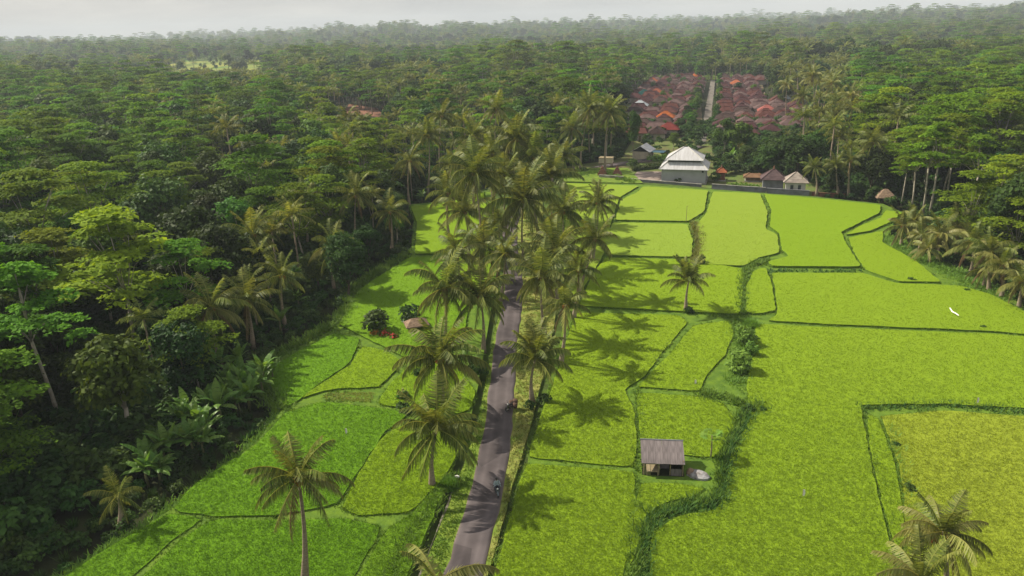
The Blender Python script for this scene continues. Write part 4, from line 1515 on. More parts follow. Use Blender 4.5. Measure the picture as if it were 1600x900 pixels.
# far woods, past the trees one can tell apart: one mass
random.seed(33)
FS = sites(560, 1500, 9.5, 60)
y = 1500.0
while y < 5600:
    step = y * 0.0085
    W = y * 0.76
    for i in range(int(2 * W / step)):
        FS.append((-W + (i + random.random()) * step, y + random.uniform(-.5, .5) * step))
    y += step * 1.1
FX, FY = np.array([s[0] for s in FS]), np.array([s[1] for s in FS])
wob = 22 * np.sin(FX * 0.05) + 18 * np.sin(FY * 0.043 + FX * 0.02)
okf = ~in_poly(FX, FY, VIL_L) & ~in_poly(FX, FY, VIL_R) & ~(in_poly(FX + wob, FY + wob * 2, FARFIELD) & (rng.uniform(0, 1, FX.shape) > 0.10))
okf &= dist_poly(FX, FY, [(p.x, p.y) for p in st], False) > 6
# small distant clearings
clear = (np.sin(FX * 0.0067 + 2.1) * np.sin(FY * 0.0061 + 0.7) + 0.35 * np.sin(FX * 0.031) * np.sin(FY * 0.023) > 0.86) & (FY > 700)
okf &= ~clear
FZ = terrain_np(FX, FY)
pts, rots, scs, ids = [], [], [], []
kinds = ['umbrella', 'broad', 'green', 'palm']
base_id = {'umbrella': 0, 'broad': 4, 'green': 8, 'palm': 12}
for x, y, z in zip(FX[okf], FY[okf], FZ[okf]):
    d = math.hypot(x, y)
    u = random.random()
    cl = math.sin(x * 0.013 + 0.4) * math.cos(y * 0.009 + 1.0)
    k = 'umbrella' if u < 0.20 + 0.30 * cl else 'broad' if u < 0.55 else 'green' if u < 0.74 else 'palm'
    cl2 = math.sin(x * 0.021 + y * 0.008) * math.sin(y * 0.006 - x * 0.004 + 2)
    if cl2 > 0.25 and k == 'green':
        k = 'palm'
    s = (0.5 + 1.05 * random.random() ** 2.2 + 0.38 * max(cl2, -0.4)) * (1.0 if d < 1500 else min(2.4, (d / 1500) ** 0.7))
    if d < 1400 and covers(x, y, FAR[k][0][1] * s, 5 * s, z) and not (x < -100 and d > 820 and random.random() < 0.12):
        continue
    pts.append((x, y, z)); rots.append(random.uniform(0, 6.28)); scs.append(s); ids.append(base_id[k] + random.randrange(4))
for k in kinds:
    for x, y, z, s in far_pts[k]:
        pts.append((x, y, z)); rots.append(random.uniform(0, 6.28)); scs.append(s); ids.append(base_id[k] + random.randrange(4))
print('far trees', len(pts))


def proto_collection(name, meshes):
    c = bpy.data.collections.new(name)
    for i, me in enumerate(meshes):
        o = bpy.data.objects.new('%s_%02d' % (name, i), me)
        c.objects.link(o)
    return c


def mass(name, coll, pts, rots, scs, ids, label):
    """many plants as one countless mass, instanced on points"""
    me = bpy.data.meshes.new(name)
    me.vertices.add(len(pts))
    me.vertices.foreach_set('co', np.asarray(pts, np.float32).ravel())
    for nm, ty, va in (('rot', 'FLOAT', rots), ('sc', 'FLOAT', scs), ('pick', 'INT', ids)):
        a = me.attributes.new(nm, ty, 'POINT')
        a.data.foreach_set('value', np.asarray(va, np.float32 if ty == 'FLOAT' else np.int32))
    o = link(name, me)
    ng = bpy.data.node_groups.new(name, 'GeometryNodeTree')
    ng.interface.new_socket('Geometry', in_out='INPUT', socket_type='NodeSocketGeometry')
    ng.interface.new_socket('Geometry', in_out='OUTPUT', socket_type='NodeSocketGeometry')
    n, l = ng.nodes, ng.links
    gi, go = n.new('NodeGroupInput'), n.new('NodeGroupOutput')
    ip = n.new('GeometryNodeInstanceOnPoints')
    ci = n.new('GeometryNodeCollectionInfo')
    ci.inputs['Collection'].default_value = coll
    ci.inputs['Separate Children'].default_value = True
    ci.inputs['Reset Children'].default_value = True
    ip.inputs['Pick Instance'].default_value = True

    def attr(nm, ty):
        a = n.new('GeometryNodeInputNamedAttribute')
        a.data_type = ty
        a.inputs['Name'].default_value = nm
        return a.outputs['Attribute']
    cr = n.new('ShaderNodeCombineXYZ')
    l.new(attr('rot', 'FLOAT'), cr.inputs['Z'])
    l.new(gi.outputs[0], ip.inputs['Points'])
    l.new(ci.outputs[0], ip.inputs['Instance'])
    l.new(attr('pick', 'INT'), ip.inputs['Instance Index'])
    l.new(cr.outputs[0], ip.inputs['Rotation'])
    l.new(attr('sc', 'FLOAT'), ip.inputs['Scale'])
    l.new(ip.outputs[0], go.inputs[0])
    md = o.modifiers.new('scatter', 'NODES')
    md.node_group = ng
    return tag(o, label, kind='stuff')


tree_coll = proto_collection('wood', [m[0] for k in kinds for m in FAR[k]])
mass('distant_woods', tree_coll, pts, rots, scs, ids, 'hazy distant woods of mixed trees and palms reaching to the horizon')

# undergrowth below the trees
bush_meshes = []
for s in range(5):
    mb, V, T = make_broad(2.6, 1.7, 9, 55, 0.26, 900 + s, low=0.0)
    bush_meshes.append(crown_mesh('undergrowth_%d' % s, V, T, M['bush_leaf']))
# broad strappy leaves
for s in range(3):
    k = 26
    P = np.zeros((k, 3))
    V, T = blades(np.column_stack([rng.normal(0, .25, k), rng.normal(0, .25, k), np.zeros(k)]), 1.7, 0.22, 3, 0.8, 0.1)
    bush_meshes.append(np_mesh('undergrowth_%d' % (5 + s), V, 3, M['bush_leaf'], tint=T))
random.seed(44)
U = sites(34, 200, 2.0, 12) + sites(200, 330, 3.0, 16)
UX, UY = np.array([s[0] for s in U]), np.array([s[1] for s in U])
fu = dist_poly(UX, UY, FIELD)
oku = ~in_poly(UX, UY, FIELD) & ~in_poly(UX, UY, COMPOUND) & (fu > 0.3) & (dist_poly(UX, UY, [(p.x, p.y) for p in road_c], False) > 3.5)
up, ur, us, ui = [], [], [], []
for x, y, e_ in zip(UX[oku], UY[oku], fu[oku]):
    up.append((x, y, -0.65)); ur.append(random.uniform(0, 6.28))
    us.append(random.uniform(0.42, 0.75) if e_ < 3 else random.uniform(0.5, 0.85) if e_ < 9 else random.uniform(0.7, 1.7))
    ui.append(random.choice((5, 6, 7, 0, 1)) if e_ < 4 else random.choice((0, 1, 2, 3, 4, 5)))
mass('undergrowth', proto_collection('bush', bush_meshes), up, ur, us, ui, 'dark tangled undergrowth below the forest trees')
print('undergrowth', len(up))

# ------------------------------------------------------------------ buildings
M['tile_roof'] = mat('tile_roof', (1.0, 1.0, 1.0), (0.62, 0.60, 0.62), 0.7, objcol=True, rough=0.9, bump=0.6, bscale=2.2, stretch=(1, 3, 1), detail=6)
M['plaster'] = mat('plaster', (0.42, 0.38, 0.33), (0.30, 0.26, 0.22), 0.5, objcol=False, obj_rand=0.25)
M['grey_wall'] = mat('grey_wall', (0.40, 0.41, 0.42), (0.33, 0.34, 0.35), 0.4)
M['dark_wall'] = mat('dark_wall', (0.20, 0.21, 0.23), (0.13, 0.135, 0.14), 0.6, bump=0.2)
M['white_wall'] = mat('white_wall', (0.60, 0.58, 0.54), (0.48, 0.46, 0.42), 0.6)
M['cream'] = mat('cream', (0.58, 0.50, 0.38), (0.46, 0.39, 0.30), 0.8)
M['metal_roof'] = mat('metal_roof', (0.52, 0.52, 0.54), (0.40, 0.395, 0.40), 0.35, rough=0.45, spec=0.5, bump=0.25, bscale=1.5, stretch=(6, 1, 1))
M['dark'] = mat('dark', (0.03, 0.028, 0.026), (0.02, 0.02, 0.02), 1.0)
M['wood'] = mat('wood', (0.22, 0.15, 0.09), (0.13, 0.09, 0.055), 3.0, stretch=(1, 1, 0.3), bump=0.2)
M['bamboo'] = mat('bamboo', (0.30, 0.25, 0.16), (0.20, 0.165, 0.10), 3.0)
M['stone_red'] = mat('stone_red', (0.24, 0.11, 0.07), (0.13, 0.075, 0.055), 1.5, bump=0.6)
M['thatch'] = mat('thatch', (0.28, 0.20, 0.14), (0.16, 0.11, 0.08), 2.0, bump=0.6, stretch=(1, 1, 3))
M['old_sheet'] = mat('old_sheet', (0.19, 0.165, 0.165), (0.115, 0.100, 0.100), 1.1, rough=0.8, bump=0.5, bscale=6, stretch=(4, 0.6, 1), obj_rand=0.10)
M['blue_roof'] = mat('blue_roof', (0.12, 0.26, 0.34), (0.09, 0.2, 0.27), 0.8, rough=0.5)
M['glass'] = mat('glass', (0.05, 0.06, 0.08), (0.03, 0.035, 0.05), 1.0, rough=0.15, spec=0.5)
M['paving'] = mat('paving', (0.30, 0.24, 0.21), (0.22, 0.175, 0.155), 0.4, coords='Pos')
M['tarp'] = mat('tarp', (0.36, 0.36, 0.37), (0.16, 0.14, 0.13), 1.6, bump=0.8)
M['white'] = mat('white_cloth', (0.80, 0.79, 0.76), (0.68, 0.67, 0.64), 2.0)

sd = (st[-1] - st[0]).normalized()
SANG = math.atan2(sd.y, sd.x) - math.pi / 2
snr = Vector((sd.y, -sd.x, 0))
ROOFS = [((0.082, 0.034, 0.034), 'red brown'), ((0.066, 0.030, 0.032), 'dark maroon'), ((0.105, 0.042, 0.035), 'rust red'), ((0.070, 0.046, 0.041), 'weathered brown'), ((0.13, 0.085, 0.08), 'faded pinkish')]


def house(x, y, w, d, hw, hr, col, label, group, gable=False, rz=SANG, detail=True, wall='plaster', zb=-0.5):
    t = thing('house', label, 'house', (x, y, zb), rz, group)
    MB().box((0, 0, hw / 2), (w, d, hw)).build('wall', M[wall], t)
    r = MB()
    along = w >= d
    lx, ly = (w, d) if along else (d, w)
    r.hip((0, 0, hw + 0.06), lx, ly, hr, max(0.3, lx - ly * (0.3 if gable else 0.85)), over=0.8)
    ro = r.build('roof', M['tile_roof'], t)
    ro.color = (*col, 1)
    rd = max(0.3, lx - ly * (0.3 if gable else 0.85))
    cap = MB().box((0, 0, hw + 0.08 + hr), (rd + 0.5, 0.34, 0.26)).build('ridge_cap', M['tile_roof'], t)
    cap.color = tuple(min(1, c * 1.25) for c in col) + (1,)
    if not along:
        ro.rotation_euler = (0, 0, math.pi / 2)
        cap.rotation_euler = (0, 0, math.pi / 2)
    if detail:
        MB().box((0.2 * w, -d / 2 - 0.02, 1.0), (0.9, 0.1, 2.0)).build('door', M['wood'], t)
        MB().box((-0.2 * w, -d / 2 - 0.02, 1.5), (1.0, 0.1, 1.0)).build('window', M['glass'], t)
    return t


random.seed(77)
n_house = 0
house_list = []
for side, poly, sname in ((-1, VIL_L, 'left'), (1, VIL_R, 'right')):
    for i in range(52):
        for j in range(9):
            a = i * 8.1 + 4 + random.uniform(-1.2, 1.2)
            b = 9.0 + j * 8.5 + random.uniform(-1.2, 1.2)
            p = st[0] + sd * a + snr * (side * b)
            if not in_poly(np.array([p.x]), np.array([p.y]), poly)[0]:
                continue
            if random.random() < 0.10:
                continue
            house_list.append((p.x, p.y, side, sname, i, j, a))
random.shuffle(house_list)
house_list = house_list[:262]
house_list.sort(key=lambda q: q[1])
SPECIAL = {}
for px, py, col, lab in ((1040, 184, (0.34, 0.10, 0.03), 'house with a bright orange tiled roof in the near left village'),
                         (1026, 146, (0.25, 0.08, 0.045), 'house with a salmon red roof in the left village'),
                         (1020, 128, (0.26, 0.08, 0.04), 'orange red roofed house at the far left of the village'),
                         (1006, 148, (0.06, 0.24, 0.20), 'house with a turquoise roof at the left village edge'),
                         (1000, 166, (0.40, 0.44, 0.47), 'house with a pale blue grey roof on the left village edge'),
                         (1088, 120, (0.42, 0.13, 0.045), 'white walled house with an orange roof at the far end of the village'),
                         (1198, 174, (0.30, 0.10, 0.085), 'house with a pink red roof in the right village'),
                         (1150, 132, (0.40, 0.13, 0.06), 'house with an orange brown roof at the far right village'),
                         (1045, 203, (0.17, 0.035, 0.03), 'house with a crimson roof near the grey hall'),
                         (1222, 155, (0.34, 0.37, 0.40), 'house with a bluish white roof among trees right of the village')):
    p = at(px, py, 2.0)
    SPECIAL[lab] = (p, col)
for lab, (p, col) in SPECIAL.items():
    house_list = [q for q in house_list if math.hypot(q[0] - p.x, q[1] - p.y) > 6]
    house(p.x, p.y, 7.2, 6.8, 3.0, 2.6, col, lab, None, wall='white_wall' if 'white walled' in lab else 'plaster')
for x, y, side, sname, i, j, a in house_list:
    col, cn = random.choice(ROOFS)
    w, d = random.uniform(6.0, 8.2), random.uniform(5.6, 7.6)
    pq = proj(x, y, 3.5)
    lab = place_label(cn + ' tiled house', pq[0], pq[1])
    house(x, y, w, d, random.uniform(2.5, 3.2), random.uniform(1.7, 2.6), col, lab, 'tiled houses of the village', gable=random.random() < 0.3,
          rz=SANG + random.uniform(-.05, .05), detail=a < 150)
    n_house += 1
print('houses', n_house)

# garden trees between the houses and along the street
random.seed(78)
for k in range(170):
    if k < 100:
        side = random.choice((-1, 1))
        a, b = random.uniform(0, 330), random.choice((5.0, 6.0, random.uniform(8, 50)))
    else:
        side, a, b = -1, random.uniform(30, 300), random.uniform(4.6, 9)
    p = st[0] + sd * a + snr * (side * b)
    if not in_poly(np.array([p.x]), np.array([p.y]), VIL_L if side < 0 else VIL_R)[0]:
        continue
    put_tree(random.choice(('green', 'broad', 'green')), p.x, p.y, random.uniform(4.0, 7.0), place_label('small garden tree', *proj(p.x, p.y, 3.0)), 'garden trees in the village', False, -0.5)

# grey hall with a two tiered metal roof
p = at(1067, 287, -0.5)
HR = -0.31
hall = thing('hall', 'large grey hall with a two tiered white metal roof above the rice fields', 'hall', (p.x + 6.0 * math.sin(-HR) * 0.9, p.y + 5.2, -0.5), HR)
MB().box((0, 0, 0.2), (13.2, 11.6, 0.4)).build('plinth', M['concrete'], hall)
MB().box((0, 0, 2.35), (12.4, 10.8, 3.9)).build('wall', M['grey_wall'], hall)
lo = MB()
z0, z1 = 4.2, 6.0
A, B = (6.95, 6.15), (4.7, 3.9)
ring = lambda q, z: [(-q[0], -q[1], z), (q[0], -q[1], z), (q[0], q[1], z), (-q[0], q[1], z)]
vs = ring(A, z0 - 0.12) + ring(A, z0) + ring(B, z1)
fs = [(3, 2, 1, 0)]
for o_ in (0, 4):
    for k in range(4):
        fs.append((o_ + k, o_ + (k + 1) % 4, o_ + 4 + (k + 1) % 4, o_ + 4 + k))
lo.add(vs, fs).build('lower_roof', M['metal_roof'], hall)
MB().box((0, 0, 6.3), (9.1, 7.5, 0.7)).build('clerestory', M['dark'], hall)
MB().hip((0, 0, 6.65), 10.6, 9.2, 3.1, 1.2, over=0.15).build('upper_roof', M['metal_roof'], hall)
for sx, sy in ((-1, -1), (1, -1), (1, 1), (-1, 1)):
    MB().tube([(sx * 6.95, sy * 6.15, z0 + 0.03), (sx * 4.7, sy * 3.9, z1 + 0.06)], [0.13, 0.13], 5).build('hip_cap', M['white_wall'], hall)
    MB().tube([(sx * 5.45, sy * 4.75, 6.68), (sx * 0.6, 0, 9.8)], [0.13, 0.13], 5).build('hip_cap', M['white_wall'], hall)
MB().box((5.4, -5.46, 3.6), (0.5, 0.14, 0.5)).build('lamp', M['dark'], hall)
for k in range(5):
    MB().box((-5.6 + k * 2.8, -5.43, 2.2), (0.28, 0.1, 3.6)).build('pilaster', M['grey_wall'], hall)


def wall_line(pix, h, th, m, label, cat='wall', z=-0.55, name='boundary_wall', cap=None):
    L = [at(x, y, z) for x, y in pix]
    t = thing(name, label, cat, L[0])
    b, c_ = MB(), MB()
    for a_, e_ in zip(L[:-1], L[1:]):
        d_ = e_ - a_
        rz = math.atan2(d_.y, d_.x)
        mid = (a_ + e_) / 2 - L[0]
        b.box((mid.x, mid.y, h / 2), (d_.length, th, h), rz)
        c_.box((mid.x, mid.y, h + 0.06), (d_.length - 0.01, th + 0.14, 0.12), rz)
    b.build('masonry', m, t)
    c_.build('coping', cap or m, t)
    return t


wall_line([(985, 284), (1033, 288), (1096, 293)], 0.9, 0.3, M['dark_wall'], 'low dark wall between the hall and the rice field', cap=M['concrete'])
wall_line([(1112, 296), (1150, 299), (1196, 302)], 1.5, 0.3, M['dark_wall'], 'grey boundary wall between the hall and the brown pavilion', cap=M['concrete'])
wall_line([(1198, 303), (1264, 307)], 1.5, 0.4, M['dark_wall'], 'dark retaining wall below the white building')
wall_line([(936, 281), (974, 284)], 1.5, 0.3, M['concrete'], 'pale wall in front of the red stone shrine')
wall_line([(1268, 306), (1320, 309)], 0.9, 0.3, M['stone_red'], 'low reddish brick wall right of the white building')
court = sheet('paved_court', world_poly([(984, 281), (996, 268), (1040, 268), (1036, 284)], -0.45), -0.44, M['paving'])
tag(court, 'brown paved court beside the grey hall', kind='structure')


def pavilion(px, py, w, d, hw, hr, col, label, wall, rz=-0.3, ridge=0.3, finial=True, over=0.7, rm='tile_roof', windows=0, cat='pavilion', name='pavilion', zb=-0.5):
    p = at(px, py, zb)
    t = thing(name, label, cat, (p.x, p.y + d / 2, zb), rz)
    MB().box((0, 0, 0.15), (w + 0.5, d + 0.5, 0.3)).build('plinth', M['concrete'], t)
    MB().box((0, 0, 0.3 + hw / 2), (w, d, hw)).build('wall', M[wall], t)
    ro = MB().hip((0, 0, 0.32 + hw + 0.05), w, d, hr, ridge, over=over).build('roof', M[rm], t)
    ro.color = (*col, 1)
    for sx, sy in ((-1, -1), (1, -1), (1, 1), (-1, 1)):
        c = MB().tube([(sx * (w / 2 + over), sy * (d / 2 + over), 0.42 + hw), (sx * ridge / 2, 0, 0.42 + hw + hr)], [0.11, 0.11], 5).build('hip_cap', M['tile_roof'], t)
        c.color = tuple(min(1, k * 1.4) for k in col) + (1,)
    if finial:
        MB().tube([(0, 0, hw + hr + 0.3), (0, 0, hw + hr + 0.9), (0, 0, hw + hr + 1.3)], [0.3, 0.22, 0.05], 6).build('finial', M['stone_red'], t)
    for k in range(windows):
        x = (k - (windows - 1) / 2) * w / (windows + 0.6)
        f = MB().box((x, -d / 2 - 0.03, 0.3 + hw * 0.52), (0.95, 0.1, hw * 0.62)).build('window', M['white_wall'], t)
        MB().box((x, -d / 2 - 0.09, 0.3 + hw * 0.52), (0.75, 0.06, hw * 0.52)).build('pane', M['glass'], f)
    return t


pavilion(1211, 300, 5.2, 4.6, 3.0, 2.5, (0.115, 0.08, 0.082), 'brown pavilion with a dark maroon pyramid roof and grey base', 'dark_wall')
pavilion(1246, 304, 4.9, 4.4, 2.9, 2.3, (0.34, 0.295, 0.26), 'small white building with two dark windows and a pale pyramid roof', 'white_wall', windows=2, finial=False, cat='building', name='building')
pavilion(1128, 283, 2.2, 2.2, 2.2, 1.2, (0.30, 0.10, 0.05), 'small orange roofed shrine right of the grey hall', 'stone_red', cat='shrine', name='shrine', over=0.5)
pavilion(1180, 284, 4.6, 2.6, 1.0, 0.9, (0.22, 0.13, 0.075), 'low open shelter with a tan roof left of the brown pavilion', 'wood', ridge=2.6, finial=False, cat='shelter', name='shelter')

# gabled pavilion behind the court, with a blue lean-to
p = at(1008, 250, -0.5)
t = thing('gabled_house', 'pale gabled house with a dark gable and a blue lean-to roof', 'house', (p.x, p.y + 4, -0.5), -0.45)
MB().box((0, 0, 1.4), (5.6, 7.0, 2.8)).build('wall', M['cream'], t)
g = MB()
g.add([(-3.4, -4, 2.7), (0, -4, 4.7), (3.4, -4, 2.7), (-3.4, 4, 2.7), (0, 4, 4.7), (3.4, 4, 2.7),
       (-3.4, -4, 2.55), (0, -4, 4.55), (3.4, -4, 2.55), (-3.4, 4, 2.55), (0, 4, 4.55), (3.4, 4, 2.55)],
      [(0, 1, 4, 3), (1, 2, 5, 4), (6, 9, 10, 7), (7, 10, 11, 8), (0, 6, 7, 1), (1, 7, 8, 2), (3, 4, 10, 9), (4, 5, 11, 10), (0, 3, 9, 6), (2, 8, 11, 5)])
g.build('roof', M['metal_roof'], t)
MB().add([(-2.9, -3.56, 2.8), (2.9, -3.56, 2.8), (0, -3.56, 4.4), (-2.9, -3.4, 2.8), (2.9, -3.4, 2.8), (0, -3.4, 4.4)],
         [(0, 1, 2), (5, 4, 3), (0, 3, 4, 1), (1, 4, 5, 2), (2, 5, 3, 0)]).build('gable', M['dark'], t)
MB().box((5.4, 0.5, 2.4), (4.2, 4.0, 0.12)).build('lean_to_roof', M['blue_roof'], t)
for sx, sy in ((3.7, -1.2), (7.2, -1.2), (7.2, 2.2)):
    MB().box((sx, sy, 1.17), (0.16, 0.16, 2.33)).build('post', M['wood'], t)

# cream lookout on posts
p = at(947, 264, -0.5)
t = thing('lookout', 'cream walled lookout raised on wooden posts left of the court', 'lookout', (p.x, p.y, -0.5), -0.3)
MB().box((0, 0, 2.9), (4.3, 3.0, 1.6)).build('parapet', M['cream'], t)
MB().box((0, 0, 2.02), (4.6, 3.3, 0.14)).build('deck', M['wood'], t)
for sx, sy in ((-1.8, -1.2), (1.8, -1.2), (1.8, 1.2), (-1.8, 1.2)):
    MB().box((sx, sy, 0.97), (0.22, 0.22, 1.95)).build('post', M['wood'], t)
MB().box((0, 0, 3.75), (4.5, 3.2, 0.12)).build('rail', M['bamboo'], t)
# red stone shrine: two stepped towers and a wall
for px, lab in ((941, 'left stepped red stone gate tower by the pale wall'), (964, 'right stepped red stone gate tower by the pale wall')):
    p = at(px, 277, -0.5)
    t = thing('gate_tower', lab, 'shrine', (p.x, p.y, -0.5), -0.3, None)
    z = 0
    for k, (w, hh) in enumerate(((3.2, 0.9), (2.6, 0.6), (2.0, 0.55), (1.4, 0.5), (0.9, 0.5))):
        MB().box((0, 0, z + hh / 2), (w, w * 0.75, hh), taper=0.9).build('tier', M['stone_red'], t)
        z += hh
    MB().tube([(0, 0, z), (0, 0, z + 0.6)], [0.28, 0.04], 6).build('finial', M['stone_red'], t)
# hedges of the compound
def cards_obj(name, V, T, m, parent=None):
    return link(name, np_mesh(name, V.reshape(-1, 3), 4, m, tint=T), parent)


def hedge(pix, h, w, m, label):
    L = smooth_line([at(x, y, -0.5) for x, y in pix], 0.5)
    A = np.array([tuple(p) for p in L])
    k = 60
    P = np.repeat(A, k, 0)
    d = rng.normal(0, 1, P.shape)
    P = P + np.stack([np.clip(d[:, 0], -1.5, 1.5) * 0.3, np.clip(d[:, 1], -1.3, 1.3) * w / 2, np.abs(np.clip(d[:, 2], -2, 2)) * h / 2], 1)
    V = cards(P, np.tile([0, 0, 1.0], (len(P), 1)) + d * 0.5, 0.28, 0.4)
    o = cards_obj('hedge', V, np.repeat(np.clip(rng.normal(.5, .2, len(P)), 0, 1), 4), m)
    return tag(o, label, 'hedge')


hedge([(1012, 252), (1030, 251), (1046, 249)], 2.0, 1.6, M['weed'], 'clipped light hedge behind the paved court')
hedge([(990, 267), (1008, 265), (1034, 262)], 1.5, 1.2, M['bush_leaf'], 'low dark hedge along the back of the paved court')
hedge([(1138, 292), (1160, 293), (1186, 296)], 1.3, 1.3, M['grass'], 'yellowish low hedge behind the grey boundary wall')
random.seed(91)
SHRUBS = [(1100, 262, 4.5, 'bush between the hall roof and the village street'), (1172, 276, 4.2, 'pale round bush left of the brown pavilion'), (1116, 284, 2.6, 'lime green bush at the right hall corner'),
          (1060, 287, 1.6, 'small shrub in front of the hall wall'), (1146, 268, 4.0, 'leafy shrub behind the orange shrine'), (988, 262, 3.0, 'bush behind the stone gate towers'),
          (912, 272, 2.2, 'yellow green shrub under the crossing palms'), (1392, 322, 2.6, 'bush at the foot of the thatched shelter'), (1402, 356, 2.2, 'bush below the low yellow palm'),
          (1365, 312, 3.4, 'dark bush left of the thatched shelter'), (1340, 306, 3.6, 'dark bush right of the reddish wall'), (1300, 300, 4.2, 'dark bush behind the reddish wall'),
          (1536, 516, 0.8, 'small dark shrub on the long bund at the right'), (1510, 458, 0.9, 'small dark shrub below the weedy margin'), (1424, 442, 1.0, 'tiny shrub at the end of a bund'),
          (1168, 646, 1.2, 'low shrub where two bunds meet'), (1190, 646, 0.9, 'small shrub right of the grassy knoll'), (1420, 770, 0.9, 'leafy weed clump beside the yellow plot'), (1400, 700, 0.7, 'brownish weed at the corner of the yellow plot'),
          (590, 520, 3.6, 'pale flowering shrub left of the red flowers'), (640, 506, 3.0, 'shrub behind the red flowers'), (632, 648, 1.5, 'dark little shrub left of the ditch palm'),
          (655, 590, 1.4, 'weedy shrub left of the roadside palms'), (745, 590, 2.4, 'bright young bush at the left road edge'), (850, 632, 1.4, 'green weeds beside the bushy palm'), (828, 640, 1.2, 'weed clump at the right ditch'),
          (1095, 415, 1.8, 'pale bush behind the lone palm'), (1076, 492, 1.4, 'dark tuft at the foot of the lone palm')]
for px, py, h, lab in SHRUBS:
    p = at(px, py, 0.0 if py > 310 else -0.5)
    o = link('shrub', random.choice(bush_meshes[:5]))
    o.location = p
    o.rotation_euler = (0, 0, random.uniform(0, 6.28))
    s = h / 2.6
    o.scale = (s * 1.05, s * 1.05, s)
    tag(o, lab, 'shrub')

for k in range(44):
    px, py = (random.uniform(992, 1100), random.uniform(216, 250)) if k < 26 else (random.uniform(1112, 1185), random.uniform(228, 276))
    if 990 < px < 1040 and py > 236:
        continue
    p = at(px, py, -0.5)
    h = random.uniform(1.8, 4.2)
    o = link('shrub', random.choice(bush_meshes[:5]))
    o.location = p
    o.rotation_euler = (0, 0, random.uniform(0, 6.28))
    o.scale = (h / 2.6 * random.uniform(.8, 1.4), h / 2.6 * random.uniform(.8, 1.4), h / 2.6)
    tag(o, place_label('garden shrub', px, py - 6), 'shrub', 'shrubs between the temple and the village')
# thatched shelter at the right forest corner
p = at(1386, 320, -0.5)
t = thing('thatched_shelter', 'brown thatched shelter at the upper right field corner', 'shelter', (p.x, p.y + 1.5, -0.5), -0.2)
MB().hip((0, 0, 1.8), 3.6, 3.0, 1.9, 0.8, over=0.5, thick=0.22).build('roof', M['thatch'], t)
for sx, sy in ((-1.6, -1.3), (1.6, -1.3), (1.6, 1.3), (-1.6, 1.3)):
    MB().tube([(sx, sy, 0), (sx, sy, 1.75)], [0.08, 0.07], 6).build('post', M['wood'], t)
MB().box((0, 0, 0.6), (3.3, 2.7, 0.12)).build('platform', M['bamboo'], t)

# field hut
p = at(1039, 746, 0.12)
hut = thing('field_hut', 'open field hut with a worn grey sheet roof standing in the rice', 'hut', (p.x, p.y + 1.35, 0.32), -0.13, None, 0.94)
hut.scale = (0.94, 0.94, 0.84)
SL = math.radians(21)
for k in range(6):
    x = -2.0 + k * 0.77
    s_ = MB().box((0, 0, 0), (0.765, 3.3, 0.05), M=Matrix.Rotation(SL, 3, 'X'))
    o = s_.build('roof_sheet', M['old_sheet'], hut)
    o.location = (x, -0.05, 2.35 + (0.02 if k % 2 else 0.0))
    o.rotation_euler = (0, random.uniform(-.01, .01), random.uniform(-.006, .006))
MB().tube([(-2.45, 1.52, 2.99), (2.3, 1.52, 2.99)], [0.09, 0.09], 6).build('ridge_cap', M['dark_wall'], hut)
for k in range(6):
    o = MB().box((-2.0 + k * 0.77, 1.95, 2.72), (0.765, 1.0, 0.05), M=Matrix.Rotation(-SL * 1.4, 3, 'X')).build('roof_sheet', M['old_sheet'], hut)
for sx, sy, hh in ((-2.1, -1.35, 1.75), (-0.5, -1.35, 1.75), (0.7, -1.35, 1.75), (2.05, -1.35, 1.75), (-2.1, 1.4, 2.8), (2.05, 1.4, 2.8)):
    MB().tube([(sx, sy, 0), (sx + 0.02, sy, hh)], [0.065, 0.055], 6).build('post', M['bamboo'], hut)
for k, x in enumerate((-1.6, -1.15, -0.75)):
    MB().box((x, -0.9, 0.62), (0.4, 1.4, 0.05)).build('bench_plank', M['bamboo'], hut)
for x in (-1.75, -0.6):
    MB().box((x, -1.5, 0.3), (0.09, 0.09, 0.6)).build('bench_leg', M['bamboo'], hut)
for k in range(6):
    MB().box((-1.75 + k * 0.72, 1.45, 1.1), (0.70, 0.05, 2.1)).build('back_plank', M['wood'], hut)
for k in range(3):
    MB().box((0.98 + k * 0.38, -1.42, 0.5), (0.36, 0.05, 1.0)).build('front_plank', M['old_sheet'], hut)
MB().box((2.1, 0.0, 1.0), (0.05, 2.6, 2.0)).build('side_panel', M['wood'], hut)
MB().box((0.2, 0.3, 0.35), (1.0, 0.8, 0.7)).build('trough', M['old_sheet'], hut)
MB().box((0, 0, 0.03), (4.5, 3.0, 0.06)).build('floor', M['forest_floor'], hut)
MB().tube([(-2.3, -1.4, 1.76), (2.25, -1.4, 1.76)], [0.05, 0.05], 5).build('beam', M['bamboo'], hut)
p = at(1092, 744, 0.32)
b = MB().ball((0, 0, 0), 1.0, 12, 8, squash=(1.25, 0.8, 0.55))
random.seed(3)
b.v = [(x * random.uniform(.88, 1.1), y * random.uniform(.88, 1.1), max(z, -0.1) * random.uniform(.85, 1.15)) for x, y, z in b.v]
o = b.build('covered_pile', M['tarp'])
o.location = p
o.rotation_euler = (0, 0, -0.5)
tag(o, 'grey sheet covered pile beside the field hut', 'pile')
p = at(1079, 741, 0.32)
o = MB().ball((0, 0, 0.2), 0.5, 9, 6, squash=(0.9, 0.9, 1.0)).build('straw_heap', M['thatch'])
o.location = p
tag(o, 'small brown heap between the hut and the covered pile', 'heap')

